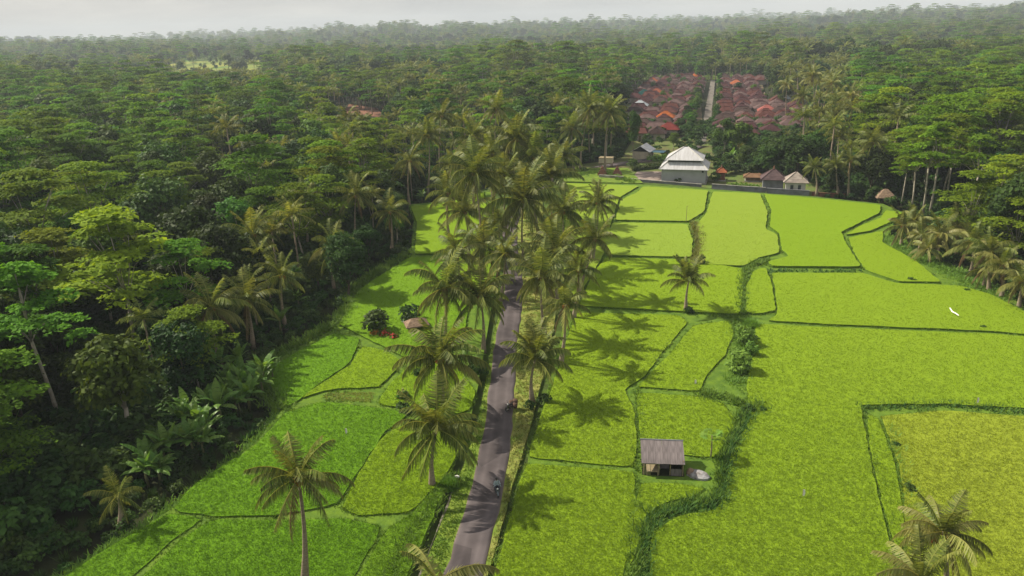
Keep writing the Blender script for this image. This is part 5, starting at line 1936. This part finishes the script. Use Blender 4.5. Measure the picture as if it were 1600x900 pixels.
# garden by the left palms: flowers and a small hut
p = at(628, 520, 0.2)
t = thing('garden_hut', 'low garden hut with a brown thatched roof under the left palms', 'hut', (p.x + 2.2, p.y + 1.0, 0.0), 0.3)
MB().hip((0, 0, 1.3), 3.0, 2.2, 0.9, 1.4, over=0.3, thick=0.16).build('roof', M['thatch'], t)
for sx, sy in ((-1.4, -0.95), (1.4, -0.95), (1.4, 0.95), (-1.4, 0.95)):
    MB().tube([(sx, sy, -0.2), (sx, sy, 1.28)], [0.07, 0.06], 6).build('post', M['wood'], t)
MB().box((0, 0.9, 0.6), (3.0, 0.08, 1.1)).build('wall', M['wood'], t)
M['red_flower'] = leaf_mat('red_flower', (0.30, 0.015, 0.02), (0.50, 0.05, 0.02), trans=0.3, rough=0.6, rnd=0.1)
M['orange_flower'] = leaf_mat('orange_flower', (0.55, 0.2, 0.02), (0.6, 0.3, 0.04), trans=0.3, rough=0.6, rnd=0.1)
M['pale_leaf'] = leaf_mat('pale_leaf', (0.12, 0.20, 0.10), (0.28, 0.36, 0.22), trans=0.3, rough=0.5, rnd=0.2)


def flower_shrub(px, py, r, h, m, label, n=220):
    p = at(px, py, 0.2)
    t = thing('flower_shrub', label, 'shrub', p)
    d = rng.normal(0, 1, (n, 3))
    d /= np.linalg.norm(d, axis=1, keepdims=True)
    d[:, 2] = np.abs(d[:, 2])
    P = d * np.array([r, r, h]) * rng.uniform(0.5, 1.05, n)[:, None]
    V = cards(P, d + [0, 0, .3], 0.22, 0.5)
    g = rng.uniform(0, 1, n) < 0.55
    cards_obj('flowers', V[g], np.repeat(np.clip(rng.normal(.5, .25, g.sum()), 0, 1), 4), m, t)
    V2 = cards(P * 0.95, d, 0.3, 0.5)
    cards_obj('foliage', V2[~g], np.repeat(np.clip(rng.normal(.5, .25, (~g).sum()), 0, 1), 4), M['green_leaf'], t)


flower_shrub(602, 526, 1.1, 1.2, M['red_flower'], 'shrub of deep red leaves in the left garden')
flower_shrub(616, 530, 0.9, 0.9, M['red_flower'], 'low red bush right of the deep red shrub')
flower_shrub(586, 524, 0.8, 1.0, M['orange_flower'], 'orange flowering bush at the left end of the garden')
flower_shrub(590, 508, 1.5, 2.6, M['pale_leaf'], 'tall pale leaved shrub behind the orange flowers')
flower_shrub(638, 505, 1.2, 1.8, M['pale_leaf'], 'pale leaved shrub behind the garden hut')
flower_shrub(630, 624, 0.9, 1.4, M['dry_grass'], 'dry straw coloured bush left of the ditch palm')

# banana plants
def banana_leaf(L, W, e0, bend, seed):
    r = np.random.default_rng(seed)
    n = 8
    mid, ang = [Vector((0.05, 0, 0))], e0
    wd = []
    for i in range(n):
        a = R(ang)
        mid.append(mid[-1] + Vector((math.cos(a), 0, math.sin(a))) * L / n)
        ang -= bend / n * (0.4 + 1.2 * i / n)
    V = []
    for i in range(1, n):
        u0, u1 = i / n, (i + 1) / n
        w0 = W * max(0.05, math.sin(math.pi * (0.06 + 0.9 * u0))) * 0.5
        w1 = W * max(0.05, math.sin(math.pi * (0.06 + 0.9 * u1))) * 0.5 if i < n - 1 else 0.03
        for s in (-1, 1):
            g = 0.86 + 0.1 * r.random()
            a, b = mid[i], mid[i].lerp(mid[i + 1], g)
            V += [a, b, b + Vector((0, s * w1, -w1 * 0.25)), a + Vector((0, s * w0, -w0 * 0.25))]
    a, b = mid[0], mid[1]
    V += [a + Vector((0, -.03, 0)), b + Vector((0, -.03, 0)), b + Vector((0, .03, 0)), a + Vector((0, .03, 0))]
    return np_mesh('leaf', np.array([tuple(v) for v in V]), 4, M['banana_leaf'], tint=np.clip(r.normal(0.5, 0.2, len(V)), 0, 1))


BLEAF = [banana_leaf(2.5, 0.75, e0, bd, 50 + k) for k, (e0, bd) in enumerate(((78, 40), (62, 70), (50, 90), (38, 85), (66, 60), (25, 80)))]
stem = MB()
stem.tube([(0, 0, -0.5), (0.03, 0, 0.9), (0, 0, 2.0)], [0.17, 0.14, 0.08], 7)
BSTEM = stem.mesh('stem', M['weed'], True)
# the weed material needs no tint on the stem
BSTEM.materials[0] = mat('banana_stem', (0.16, 0.17, 0.07), (0.10, 0.10, 0.04), 3.0)
random.seed(61)
BAN = [(300, 668, 1.2, 'bright banana plant at the field edge, lower left'), (328, 652, 1.0, 'banana plant right behind the bright one'), (268, 725, 1.3, 'lowest bright green banana plant in the left thicket'),
       (246, 700, 0.9, 'banana plant half shaded beside the lowest bright one'), (386, 622, 1.1, 'banana plant by the bend of the left field edge'), (412, 606, 1.2, 'sunlit banana plant nearest the left fields'),
       (358, 640, 1.0, 'banana plant leaning over the left weeds'), (428, 598, 0.9, 'small banana plant at the tip of the left thicket'), (345, 592, 1.2, 'tall banana plant inside the left thicket'),
       (376, 582, 1.1, 'banana plant behind the sunlit ones'), (138, 640, 1.3, 'lone lit banana plant deep in the dark left thicket'), (232, 640, 1.0, 'dark banana plant among the left trunks'),
       (440, 522, 1.2, 'banana plant at the upper left field edge'), (468, 486, 1.0, 'banana plant under the round dark tree'), (660, 318, 1.0, 'banana plant at the far end of the left fields'), (690, 305, 1.1, 'banana plant below the bright spreading tree'),
       (1142, 256, 1.3, 'banana plant right of the hall'), (1152, 262, 1.2, 'banana plant behind the yellowish hedge'), (735, 585, 1.0, 'bright banana like plant at the left verge'), (390, 640, 0.9, 'short banana plant at the weeds edge'),
       (30, 700, 1.2, 'banana plant at the far left edge in shade'), (180, 700, 1.0, 'shaded banana plant above the yellowish palm')]
for k in range(34):
    u = random.random()
    e0 = Vector((255, 775)).lerp(Vector((440, 612)), u)
    off = random.uniform(4, 62)
    BAN.append((e0.x - off * 0.9, e0.y - off * 0.35, random.uniform(0.75, 1.35), None))
for px, py, s, lab in BAN:
    lab = lab or place_label('green banana plant in the left thicket', px, py - 25)
    p = at(px, py, -0.4)
    t = thing('banana_plant', lab, 'banana plant', p, random.uniform(0, 6), 'banana plants at the field edges', s)
    link('stem', BSTEM, t)
    for k in range(9):
        f = link('leaf', BLEAF[k % 6], t)
        f.location = (0, 0, 1.7 + 0.04 * k)
        f.rotation_euler = (0, 0, k * 2.4 + random.uniform(-.3, .3))
        q = random.uniform(.8, 1.15)
        f.scale = (q, q, q)

# papaya tree beside the hut
p = at(1110, 718, 0.1)
t = thing('papaya_tree', 'young papaya tree with a thin stem right of the field hut', 'tree', p)
MB().tube([(0, 0, -0.3), (0.05, 0, 1.5), (0, 0, 3.0)], [0.09, 0.07, 0.05], 7).build('trunk', M['palm_trunk'], t, True)
pl = []
for k in range(9):
    a = 2 * math.pi * k / 9
    for s in (0,):
        c = Vector((0.9 + 0.25 * math.cos(a), 0.42 * math.sin(a), 0.22 + 0.05 * math.cos(a)))
        m0 = Vector((0.85, 0, 0.28))
        d = (c - m0).normalized()
        sd_ = Vector((-d.y, d.x, 0)) * 0.09
        pl += [m0, m0 + d * 0.25 + sd_, m0 + d * 0.5, m0 + d * 0.25 - sd_]
pl += [Vector((0, -.015, 0)), Vector((0.85, -.015, 0.28)), Vector((0.85, .015, 0.28)), Vector((0, .015, 0))]
PLEAF = np_mesh('leaf', np.array([tuple(v) for v in pl]), 4, M['weed'], tint=np.full(len(pl), 0.7))
for k in range(11):
    f = link('leaf', PLEAF, t)
    f.location = (0, 0, 2.6 + 0.045 * k)
    f.rotation_euler = (0, random.uniform(-.5, .35), k * 2.4)
    f.scale = (1.0, 1.3, 1.0)

# tall grass clumps on the stream
for px, py, r, h, lab in ((1172, 512, 1.0, 1.5, 'pale grass clump above the rounded stream bushes'), (700, 760, 0.7, 0.9, 'tuft of grass at the foot of the ditch palm')):
    p = at(px, py, 0.0)
    n = 150
    a, q = rng.uniform(0, 6.28, n), r * np.sqrt(rng.uniform(0, 1, n))
    V, T = blades(np.stack([p.x + q * np.cos(a), p.y + q * np.sin(a), np.zeros(n)], 1), h * (1 - 0.4 * (q / r) ** 2), 0.2, 7, 0.6, 0.25)
    V = V - np.array(tuple(p))
    o = link('tall_grass', np_mesh('tall_grass', V, 3, M['weed'], tint=T))
    o.location = p
    tag(o, lab, 'grass clump')

STREAM_BUSH = []
for s_ in range(3):
    mb, V, T = make_broad(2.2, 1.5, 12, 60, 0.2, 940 + s_, low=0.0)
    STREAM_BUSH.append(crown_mesh('stream_bush', V, T, M['weed']))
for px, py, h, lab in ((1164, 538, 2.5, 'rounded light green bush on the stream, upper of two'), (1157, 582, 2.7, 'rounded light green bush on the stream, lower of two'),
                       (1172, 556, 1.8, 'small bush between the two rounded ones on the stream'), (1150, 560, 1.5, 'small bush left of the rounded stream bushes')):
    o = link('stream_bush', random.choice(STREAM_BUSH))
    o.location = at(px, py, 0.3)
    o.rotation_euler = (0, 0, random.uniform(0, 6))
    o.scale = (h / 2.2,) * 3
    tag(o, lab, 'shrub')

# small things in the fields
def stake(px, py, h, label, flag=True):
    p = at(px, py, 0.3)
    t = thing('marker_stake', label, 'stake', p)
    MB().tube([(0, 0, -0.4), (0.02, 0, h)], [0.025, 0.02], 5).build('stick', M['bamboo'], t)
    if flag:
        MB().add([(0.02, 0, h), (0.2, 0.02, h - 0.05), (0.26, 0.0, h - 0.4), (0.16, -0.03, h - 0.75), (0.02, 0, h - 0.6),
                  (0.02, 0.02, h), (0.2, 0.04, h - 0.05), (0.26, 0.02, h - 0.4), (0.16, -0.01, h - 0.75), (0.02, 0.02, h - 0.6)],
                 [(0, 1, 2, 3, 4), (9, 8, 7, 6, 5), (0, 5, 6, 1), (1, 6, 7, 2), (2, 7, 8, 3), (3, 8, 9, 4), (4, 9, 5, 0)]).build('cloth', M['white'], t)


stake(1253, 780, 1.1, 'white cloth marker on a stick in the widest rice plot')
stake(1525, 634, 1.1, 'white cloth marker above the right bund')
stake(1085, 602, 0.8, 'small white marker by the diagonal bund')
stake(540, 680, 0.9, 'small pale marker in the broad left rice plot')
p = at(1072, 346, 0.6)
t = thing('bamboo_pole', 'thin bare bamboo pole at the bund corner far up the field', 'pole', p)
MB().tube([(0, 0, -0.5), (0.05, 0, 3.6)], [0.06, 0.04], 6).build('shaft', M['bamboo'], t)
MB().tube([(0.05, 0, 3.55), (0.4, 0, 3.7)], [0.03, 0.02], 5).build('tip', M['bamboo'], t)
# white plastic strip lying on the rice
c0 = [at(x, y, 0.95) for x, y in ((1484, 481), (1488, 487), (1494, 490), (1498, 493))]
vs, fs = [], []
for i, q in enumerate(c0):
    w = (0.05, 0.07, 0.06, 0.035)[i]
    o0 = c0[0]
    vs += [(q.x - o0.x - w, q.y - o0.y, 0.0), (q.x - o0.x + w, q.y - o0.y, 0.06), (q.x - o0.x - w, q.y - o0.y, -0.04), (q.x - o0.x + w, q.y - o0.y, 0.02)]
for i in range(3):
    b = i * 4
    fs += [(b, b + 1, b + 5, b + 4), (b + 2, b + 6, b + 7, b + 3), (b, b + 4, b + 6, b + 2), (b + 1, b + 3, b + 7, b + 5)]
fs += [(0, 2, 3, 1), (12, 13, 15, 14)]
o = MB().add(vs, fs).build('plastic_strip', M['white'])
o.location = c0[0]
tag(o, 'white plastic strip lying across the rice at the right', 'strip')
p = at(714, 746, 0.05)
o = MB().ball((0, 0, 0.1), 0.22, 8, 6, squash=(1.3, 0.8, 0.7)).build('white_bag', M['white'])
o.location = p
tag(o, 'crumpled white bag on the left grass verge', 'bag')

# ------------------------------------------------------------------ motorbikes and rider
M['rubber'] = mat('rubber', (0.025, 0.025, 0.025), (0.018, 0.018, 0.018), 4)
M['chrome'] = mat('chrome', (0.5, 0.5, 0.5), (0.4, 0.4, 0.4), 4, rough=0.25, metallic=1.0)
M['bike_teal'] = mat('bike_grey', (0.09, 0.12, 0.13), (0.07, 0.09, 0.1), 2, rough=0.35, spec=0.5)
M['bike_black'] = mat('bike_black', (0.04, 0.035, 0.035), (0.03, 0.025, 0.025), 2, rough=0.4, spec=0.5)
M['lens'] = mat('lens', (0.7, 0.7, 0.66), (0.6, 0.6, 0.55), 3, rough=0.15, spec=0.6)
M['basket'] = mat('basket', (0.13, 0.085, 0.06), (0.07, 0.045, 0.035), 5, bump=0.5)


def motorbike(px, py, rz, paint, label):
    p = at(px, py, 0.1)
    t = thing('motorbike', label, 'motorbike', p, rz)
    for y in (-0.62, 0.62):       # front is +y
        w = MB().wheel((0, y, 0.28), 0.29, 0.21, 0.10).build('wheel', M['rubber'], t, True)
        MB().wheel((0, y, 0.28), 0.205, 0.16, 0.05).box((0, y, 0.28), (0.05, 0.32, 0.03)).box((0, y, 0.28), (0.05, 0.03, 0.32)).build('rim', M['chrome'], w)
        MB().add([(sx * 0.07, y + 0.34 * math.cos(a), 0.28 + 0.34 * math.sin(a)) for a in (0.3, 0.9, 1.5, 2.1, 2.7) for sx in (-1, 1)],
                 [(2 * k, 2 * k + 1, 2 * k + 3, 2 * k + 2) for k in range(4)]).build('mudguard', paint, t)
    b = MB()
    b.tube([(0, 0.5, 0.62), (0, 0.28, 0.42), (0, -0.1, 0.42), (0, -0.5, 0.62), (0, -0.85, 0.72)], [0.10, 0.14, 0.15, 0.14, 0.07], 8)
    b.box((0, 0.42, 0.62), (0.34, 0.08, 0.5))
    b.build('body', paint, t, True)
    MB().box((0, 0.02, 0.3), (0.24, 0.34, 0.24)).build('engine', M['chrome'], t)
    MB().tube([(0.14, 0.1, 0.24), (0.16, -0.4, 0.26), (0.17, -0.8, 0.36)], [0.035, 0.05, 0.06], 7).build('exhaust', M['chrome'], t)
    MB().tube([(0, 0.25, 0.72), (0, -0.1, 0.76), (0, -0.7, 0.80)], [0.09, 0.14, 0.10], 8).build('seat', M['rubber'], t, True)
    for sx in (-1, 1):
        MB().tube([(sx * 0.07, 0.62, 0.28), (sx * 0.06, 0.47, 0.85)], [0.03, 0.03], 6).build('fork', M['chrome'], t)
        MB().tube([(sx * 0.30, 0.34, 1.02), (sx * 0.36, 0.36, 1.22)], [0.012, 0.012], 5).ball((sx * 0.36, 0.36, 1.24), 0.06, 7, 5, squash=(1, .4, .8)).build('mirror', M['bike_black'], t)
    MB().tube([(-0.36, 0.32, 1.0), (0, 0.45, 0.95), (0.36, 0.32, 1.0)], [0.018, 0.02, 0.018], 6).build('handlebar', M['rubber'], t)
    MB().ball((0, 0.52, 0.90), 0.09, 8, 6).build('headlight', M['lens'], t)
    MB().box((0, -0.92, 0.72), (0.14, 0.05, 0.08)).build('tail_light', M['coconut_red'], t)
    return t


def skin_body(name, edges_pts, edges, radii, m, parent):
    me = bpy.data.meshes.new(name)
    me.from_pydata(edges_pts, edges, [])
    me.materials.append(m)
    o = link(name, me, parent)
    sk = o.modifiers.new('skin', 'SKIN')
    sk.use_smooth_shade = True
    for i, r in enumerate(radii):
        me.skin_vertices[0].data[i].radius = (r, r) if not isinstance(r, tuple) else r
    me.skin_vertices[0].data[0].use_root = True
    sb = o.modifiers.new('sub', 'SUBSURF')
    sb.levels = sb.render_levels = 1
    return o


def body_mat():
    """clothes by height on the seated body: dark trousers, teal shirt, skin"""
    m = bpy.data.materials.new('rider_clothes')
    n, l = nodes_of(m)
    tc = n.new('ShaderNodeTexCoord')
    sx = n.new('ShaderNodeSeparateXYZ')
    l.new(tc.outputs['Object'], sx.inputs[0])
    rp = n.new('ShaderNodeValToRGB')
    rp.color_ramp.interpolation = 'CONSTANT'
    e = rp.color_ramp.elements
    e[0].position, e[0].color = 0.0, (0.03, 0.035, 0.05, 1)
    e[1].position, e[1].color = 0.46, (0.30, 0.38, 0.39, 1)
    k = e.new(0.735)
    k.color = (0.28, 0.15, 0.09, 1)
    mr = n.new('ShaderNodeMath')
    mr.operation = 'DIVIDE'
    mr.inputs[1].default_value = 2.0
    l.new(sx.outputs['Z'], mr.inputs[0])
    l.new(mr.outputs[0], rp.inputs['Fac'])
    l.new(rp.outputs['Color'], n['Principled BSDF'].inputs['Base Color'])
    n['Principled BSDF'].inputs['Roughness'].default_value = 0.8
    return m


bike = motorbike(777, 771, math.pi + 0.12, M['bike_teal'], 'motorbike being ridden down the road towards the camera')
rider = thing('person', 'person in a pale grey green shirt and helmet riding the motorbike on the road', 'person', bike.location, math.pi + 0.12)
pt = [(0, -0.18, 0.90), (0, -0.17, 1.10), (0, -0.12, 1.34), (0, -0.10, 1.46), (0, -0.08, 1.54), (0, -0.06, 1.66)]
ra = [0.16, 0.15, 0.17, 0.09, 0.06, 0.10]
ed = [(0, 1), (1, 2), (2, 3), (3, 4), (4, 5)]
for s in (-1, 1):
    b0 = len(pt)
    pt += [(s * 0.20, -0.10, 1.38), (s * 0.30, 0.06, 1.16), (s * 0.33, 0.28, 1.04), (s * 0.33, 0.36, 1.03)]
    ra += [0.075, 0.055, 0.042, 0.038]
    ed += [(2, b0), (b0, b0 + 1), (b0 + 1, b0 + 2), (b0 + 2, b0 + 3)]
    b0 = len(pt)
    pt += [(s * 0.12, -0.12, 0.86), (s * 0.22, 0.26, 0.78), (s * 0.17, 0.12, 0.40), (s * 0.17, 0.10, 0.26), (s * 0.18, 0.26, 0.23)]
    ra += [0.105, 0.075, 0.055, 0.045, 0.04]
    ed += [(0, b0), (b0, b0 + 1), (b0 + 1, b0 + 2), (b0 + 2, b0 + 3), (b0 + 3, b0 + 4)]
skin_body('body', pt, ed, ra, body_mat(), rider)
hm = MB().ball((0, -0.06, 1.71), 0.145, 10, 7, squash=(0.95, 1.08, 1.0))
hm.build('helmet', M['bike_black'], rider, True)

pb = motorbike(799, 640, 2.2, M['bike_black'], 'parked dark motorbike at the right road edge')
ang = 2.2
for k, (dx, dy, dz, lab) in enumerate(((0.38, -0.35, 0.62, 'brown woven basket hanging on the near side of the parked motorbike'), (-0.38, -0.35, 0.62, 'brown woven basket hanging on the far side of the parked motorbike'), (0, -0.62, 1.02, 'dark bundle tied on the parked motorbike seat'))):
    q = Matrix.Rotation(ang, 3, 'Z') @ Vector((dx, dy, dz))
    b = MB()
    if k < 2:
        b.tube([(0, 0, -0.32), (0, 0, 0.3)], [0.22, 0.30], 10)
        b.wheel((0, 0, 0), 0.1, 0.05, 0.02, 6)
    else:
        b.ball((0, 0, 0), 0.34, 9, 6, squash=(1.2, 0.9, 0.7))
    o = b.build('basket' if k < 2 else 'bundle', M['basket'], None, True)
    o.location = pb.location + q
    o.rotation_euler = (0, 0, ang)
    tag(o, lab, 'basket' if k < 2 else 'bundle', 'baskets on the parked motorbike' if k < 2 else None)

# white buildings far off among the trees
for px, py, w, lab in ((1254, 58, 26, 'long white building far off on a green clearing'), (1156, 80, 12, 'small white roofed building in the far woods')):
    p = at(px, py, 4)
    house(p.x, p.y, w, 9, 4.5, 2.0, (0.8, 0.8, 0.8), lab, None, rz=0.0, detail=False, wall='white_wall', zb=terrain(p.x, p.y) + 3)

# reddish bare cutting in the woods
tag(sheet('earth_cutting', world_poly(ROADCUT_PX, 0), -0.3, mat('red_earth', (0.24, 0.12, 0.08), (0.17, 0.09, 0.06), 0.1, coords='Pos')), 'bare reddish earth cutting in the middle woods', kind='structure')

# ------------------------------------------------------------------ haze
bm = bmesh.new()
bmesh.ops.create_cube(bm, size=1.0)
me = bpy.data.meshes.new('haze')
bm.to_mesh(me)
bm.free()
hz = link('haze', me)
HTOP = 165.0
hz.scale = (12800, 7400, HTOP + 30.0)
hz.location = (0, 3500, (HTOP - 30.0) / 2)
tag(hz, 'thin pale haze over the far woods', kind='stuff')
hm_ = bpy.data.materials.new('haze')
n, l = nodes_of(hm_)
n.clear()
out = n.new('ShaderNodeOutputMaterial')
pv = n.new('ShaderNodeVolumePrincipled')
pv.inputs['Color'].default_value = (0.80, 0.90, 1.0, 1)
pv.inputs['Density'].default_value = HAZE_DENSITY
pv.inputs['Anisotropy'].default_value = 0.0
l.new(pv.outputs[0], out.inputs['Volume'])
me.materials.append(hm_)
print('script seconds', round(time.time() - T0, 1))
